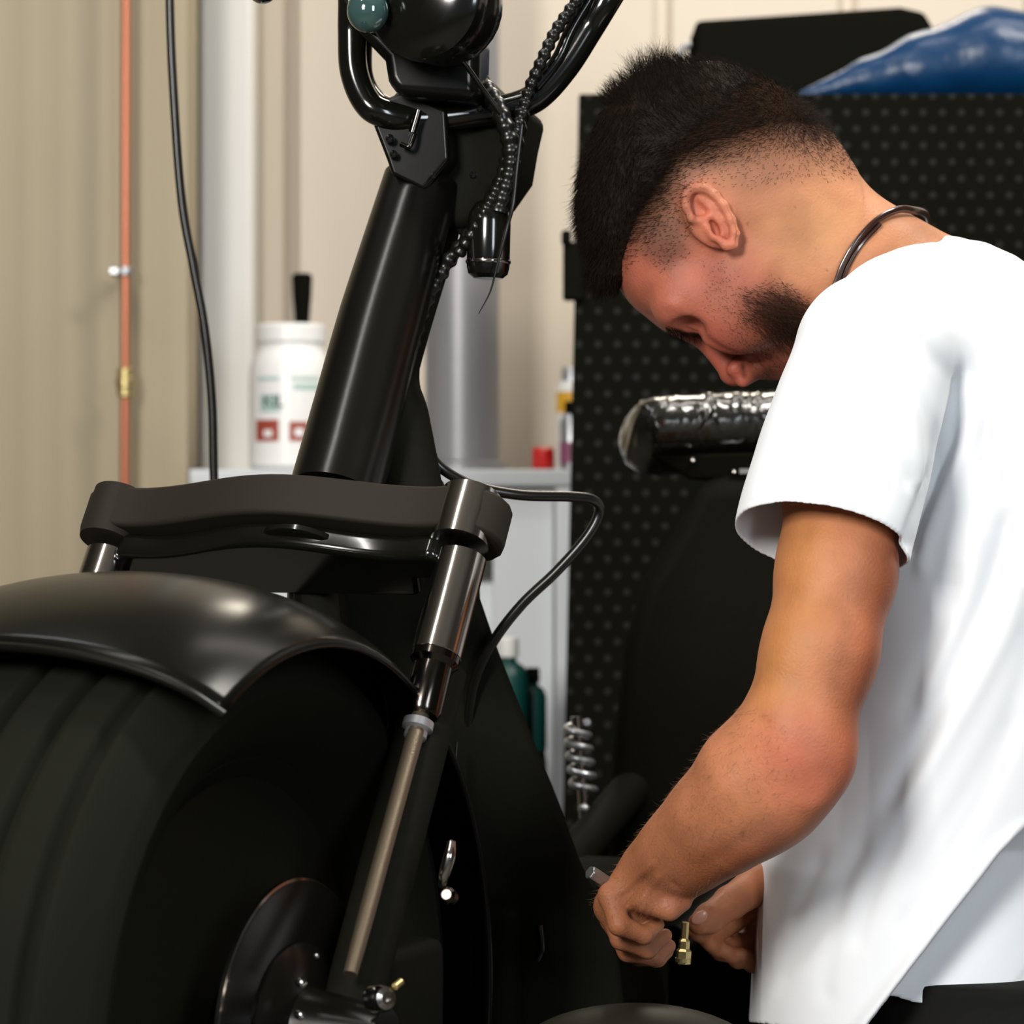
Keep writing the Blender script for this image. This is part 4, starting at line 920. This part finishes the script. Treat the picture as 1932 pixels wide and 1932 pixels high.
# fine hair on the forearm
cand = np.where((polydist(BP, [(1400, 1440), (1300, 1560), (1200, 1640)]) < 110) & (BV[:, 1] < 2.3) & (BN[:, 1] < .3))[0]; ci = RNG.choice(cand, min(len(cand), 900), replace=False)
strands('arm_hair', BV[ci], BN[ci]*.4+np.array([-.5, 0, -.6])+RNG.normal(0, .25, (len(ci), 3)), RNG.uniform(.003, .007, len(ci)), .00009, mat('fine_arm_hair', (120,84,54), .5), .3, seg=3)

# neck cord
cord = [(1560, 560), (1576, 535), (1590, 500), (1615, 458), (1650, 420), (1690, 400), (1725, 400), (1752, 408)]
def skinhit(px, py, off=.0015):
    d_ = np.hypot(BP[:, 0]-px, BP[:, 1]-py); s_ = np.where(d_ < 9)[0]
    if len(s_) == 0: return None
    i = s_[np.argmin(BV[s_, 1])]; v = P(px, py, BV[i, 1]); return v+Vector(BN[i])*off
pts = [skinhit(*q, .0025) for q in cord[:-2]]+[None, None]
last = pts[-3]
pts[-2] = P(1724, 397, 2.385); pts[-1] = P(1746, 404, 2.42); pts.append(P(1752, 425, 2.46))
pts = [q for q in pts if q is not None]
bm = bmesh.new(); tube(bm, pts, px2m(7.5, 2.33), 14, flat=.7); cordo = bmobj('neck_cord', bm, 'leather', man); cordo['label'] = 'dark brown leather cord necklace'
bm = bmesh.new(); pts2 = [q+Vector((px2m(9, 2.33), .001, -px2m(5, 2.33))) for q in pts[:5]]; tube(bm, pts2, px2m(4, 2.33), 10); bmobj('cord_strand', bm, 'leather', cordo)

# ---- t-shirt
S = Grid((X(1370, 2.1), 2.06, CZ-.43), (.66, 2.74, CZ+.26), .0024)
def sec(py, cx, rx_, ry_, d=2.41): v = P(cx, py, d); return (v.z, v.x, v.y, px2m(rx_, d), px2m(ry_, d))
S.loft([sec(468, 1800, 20, 60), sec(488, 1806, 85, 150), sec(528, 1816, 145, 240), sec(585, 1826, 210, 330), sec(650, 1835, 250, 385), sec(800, 1840, 262, 400), sec(1000, 1835, 268, 395), sec(1250, 1815, 280, 390), sec(1500, 1780, 305, 385), sec(1620, 1755, 318, 385), sec(1800, 1742, 318, 390), sec(1990, 1735, 322, 400)], 2.3, .02)
# yoke over the shoulders
S.cone(P(1765, 558, HD-.03), P(1655, 655, 2.235), px2m(108, HD), px2m(140, 2.235), .035)
S.cone(P(1800, 560, HD), P(1720, 670, 2.56), px2m(90, HD), px2m(125, 2.56), .03)
S.cone(P(1850, 592, HD), P(1700, 630, 2.30), px2m(88, HD), px2m(112, 2.235), .04)
# sleeves
SLV = [((1640, 672), 2.235, 134), ((1617, 780), 2.22, 148), ((1590, 880), 2.205, 156), ((1560, 985), 2.19, 158), ((1530, 1110), 2.18, 165)]
for (p0, d0, r0), (p1, d1, r1) in zip(SLV, SLV[1:]): S.cone(P(*p0, d0), P(*p1, d1), px2m(r0, d0), px2m(r1, d1), .018)
SL2 = [((1700, 690), 2.57, 128), ((1660, 900), 2.575, 140), ((1640, 1080), 2.58, 145)]
for (p0, d0, r0), (p1, d1, r1) in zip(SL2, SL2[1:]): S.cone(P(*p0, d0), P(*p1, d1), px2m(r0, d0), px2m(r1, d1), .018)
V, Q = S.mesh(3)
# cuts: near cuff, far cuff, neck opening, hem
cuffA, cuffB = P(1398, 965, 2.17), P(1700, 1058, 2.19)
tn = np.array((P(1640, 700, 2.235)-P(1560, 1010, 2.185)).normalized())
e1 = np.array((cuffB-cuffA).normalized()); side = np.cross(e1, [0, 1, 0]); nrm = np.cross([0, .93, -.37], e1); nrm /= np.linalg.norm(nrm)
if nrm[2] < 0: nrm = -nrm
cA = np.array(cuffA)
neckc = np.array(P(1735, 470, HD)); neckn = np.array([-.62, 0, .78])
hemline = np.array([(1380, 1925), (1430, 1930), (1560, 1950), (1640, 1962), (1665, 1890), (1690, 1868), (1745, 1886), (1790, 1880), (1830, 1912), (1932, 1938), (2300, 1990)], float)
def keepS(c):
    q = proj(c); k = np.ones(len(c), bool)
    hl = hemline.copy(); hl[4:, 1] = 966+(hl[4:, 1]-966)*1.03
    # near sleeve tube only: axis neighbourhood
    a0, a1 = np.array(P(1610, 800, 2.215)), np.array(P(1530, 1110, 2.18)); ab = a1-a0; t_ = np.clip(((c-a0)@ab)/(ab@ab), 0, 1.3); dd = np.linalg.norm(c-a0-t_[:, None]*ab, axis=1)
    slv = (dd < .0735) & (t_ > .3) & (q[:, 0] < 1716) & (c[:, 1] < 2.262)
    k &= ~(slv & (((c-cA)@nrm) < 0))
    far = (c[:, 1] > 2.5) & (q[:, 1] > 1000) & (q[:, 0] < 1640); k &= ~far
    k &= ~((np.linalg.norm(c-np.array(P(1722, 500, HD)), axis=1) < .074) & (((c-neckc)@neckn) > -.004+.0*c[:, 0]))
    k &= ~(q[:, 1] > np.interp(q[:, 0], hl[:, 0], hl[:, 1]))
    k &= c[:, 2] > CZ-.428
    return k
V, Q = cut(V, Q, keepS, 14)
V = sculpt(V, Q, [
    ([(1815, 690), (1806, 770), (1785, 850), (1752, 930), (1728, 990), (1712, 1050)], 13, -7*mm),
    ([(1840, 700), (1835, 800), (1800, 900), (1755, 1010), (1735, 1100)], 16, 3*mm),
    ([(1700, 700), (1745, 780), (1762, 860), (1748, 930)], 14, -3.2*mm),
    ([(1668, 720), (1715, 800), (1735, 880), (1735, 930)], 14, 2.2*mm),
    ([(1640, 780), (1690, 860), (1722, 930)], 12, -2.0*mm),
    ([(1590, 600), (1660, 590), (1730, 640), (1790, 720)], 16, -1.4*mm),
    ([(1905, 955), (1892, 1040), (1862, 1130), (1820, 1220), (1775, 1320), (1720, 1430), (1660, 1540)], 22, -5*mm),
    ([(1932, 1060), (1900, 1180), (1840, 1300), (1770, 1420), (1690, 1560)], 22, 4*mm),
    ([(1810, 1060), (1790, 1160), (1745, 1270), (1700, 1380)], 24, -3.5*mm),
    ([(1850, 980), (1830, 1080), (1790, 1200), (1730, 1340)], 20, 3*mm),
    ([(1960, 1150), (1930, 1290), (1860, 1440), (1780, 1570), (1700, 1700)], 24, -3*mm),
    ([(1640, 1560), (1606, 1640), (1570, 1720), (1500, 1800), (1455, 1880)], 20, -2.2*mm),
    ([(1660, 1570), (1625, 1650), (1590, 1740), (1520, 1820)], 20, 1.5*mm),
    ([(1600, 1700), (1572, 1780), (1556, 1860), (1570, 1900)], 18, -1.2*mm),
    ([(1560, 1590), (1520, 1680), (1480, 1760)], 16, -2*mm),
    ([(1455, 1650), (1452, 1740), (1445, 1850)], 9, -2*mm),
    ([(1740, 476), (1790, 486), (1850, 508), (1932, 548)], 3.0, -1.6*mm), ([(1745, 462), (1795, 472), (1855, 494), (1932, 532)], 6, 1.2*mm),
    ([(1932, 700), (1900, 820), (1880, 940)], 16, -2.5*mm), ([(1870, 720), (1862, 830), (1840, 930)], 14, -1.8*mm), ([(1932, 1330), (1860, 1500), (1760, 1660), (1690, 1770)], 18, -2.5*mm), ([(1600, 650), (1560, 760), (1530, 880)], 18, -1.2*mm), ([(1740, 1480), (1690, 1590), (1640, 1700), (1610, 1800)], 16, -2*mm),
    ([(1402, 945), (1480, 955), (1600, 988), (1700, 1034)], 2.2, -.7*mm),
], yhi=2.42)
p = proj(V)
# near layer folds over the back layer along a slanting edge
edge = np.array([(1640, 1935), (1720, 1832), (1800, 1728), (1860, 1652), (1890, 1612), (1940, 1560), (2100, 1400)], float)
ex = np.interp(p[:, 1], edge[::-1, 1], edge[::-1, 0]); m = (p[:, 1] > 1500)
push = 1/(1+np.exp(-np.clip((p[:, 0]-ex-6)/4, -30, 30)))*m*np.clip((p[:, 1]-1500)/120, 0, 1)
fr = V[:, 1] < 2.42
V[:, 1] += push*fr*(.045+.02*np.clip((p[:, 0]-ex)/250, 0, 1)-.02*np.clip((p[:, 0]-ex-40)/200, 0, 1))
rl = np.exp(-((p[:, 0]-ex+16)/16)**2)*m*fr*np.clip((p[:, 1]-1540)/80, 0, 1); V[:, 1] -= rl*.006
V = lap(V, Q, .3)
sm = mat('white_cotton', (229,232,236), .85, spec=.15, bump=(1400, .25, .0004), sheen=.15)
o = npmesh('t_shirt', V, Q, sm, man); s = o.modifiers.new('s', 'SOLIDIFY'); s.thickness = .0016; s.offset = -1; s.use_rim = True

# trousers, kneeling legs, shoes
T = Grid((.05, 2.1, .0), (1.05, 2.75, .62), .006)
T.loft([(.40, .385, 2.41, .12, .155), (.50, .39, 2.41, .118, .150), (.575, .39, 2.41, .112, .145)], 2.3, .02)
for dy in (2.32, 2.50):
    T.cone((.385, dy, .46), (.30, dy, .105), .092, .068, .03)
    T.cone((.30, dy, .085), (.80, dy, .085), .066, .052, .02)
T.F[:, :, 0] = .05; T.F[:, :, -1] = .05
V, Q = T.mesh(2); npmesh('trousers', V, Q, 'trousers', man)
for dy in (2.32, 2.50):
    g = Grid((.76, dy-.07, .0), (1.03, dy+.07, .2), .005)
    g.cone((.80, dy, .10), (.87, dy, .055), .045, .04, .02); g.cone((.86, dy, .06), (.97, dy, .042), .045, .032, .02)
    V, Q = g.mesh(1); npmesh('shoe', V, Q, 'shoe', man)

# ---- tool parts in his hands
t = empty('hex_driver', P(1150, 1672, 2.22), 'short steel driver shaft poking out above the near hand', 'tool')
bm = bmesh.new(); a_, b_ = P(1112, 1645, 2.215), P(1180, 1690, 2.235); lathe(bm, [(.0048, 0), (.0058, .001), (.0058, (b_-a_).length)], a_, b_-a_, 6); bmobj('driver_shaft', bm, 'steel', t, False, bevel=.0008)
t = empty('brass_fitting', P(1292, 1775, 2.305), 'small pale brass fitting held between the fingertips', 'fitting')
bm = bmesh.new(); ax = Vector((.06, 0, 1)); lathe(bm, [(.006, -.016), (.0062, -.006), (.0045, -.004), (.0045, .002), (.003, .004), (.003, .017)], P(1291, 1780, 2.305), ax, 6); lathe(bm, [(.0064, -.004), (.0064, -.001)], P(1289, 1805, 2.305), ax, 20); bmobj('fitting_body', bm, 'brass', t, False)
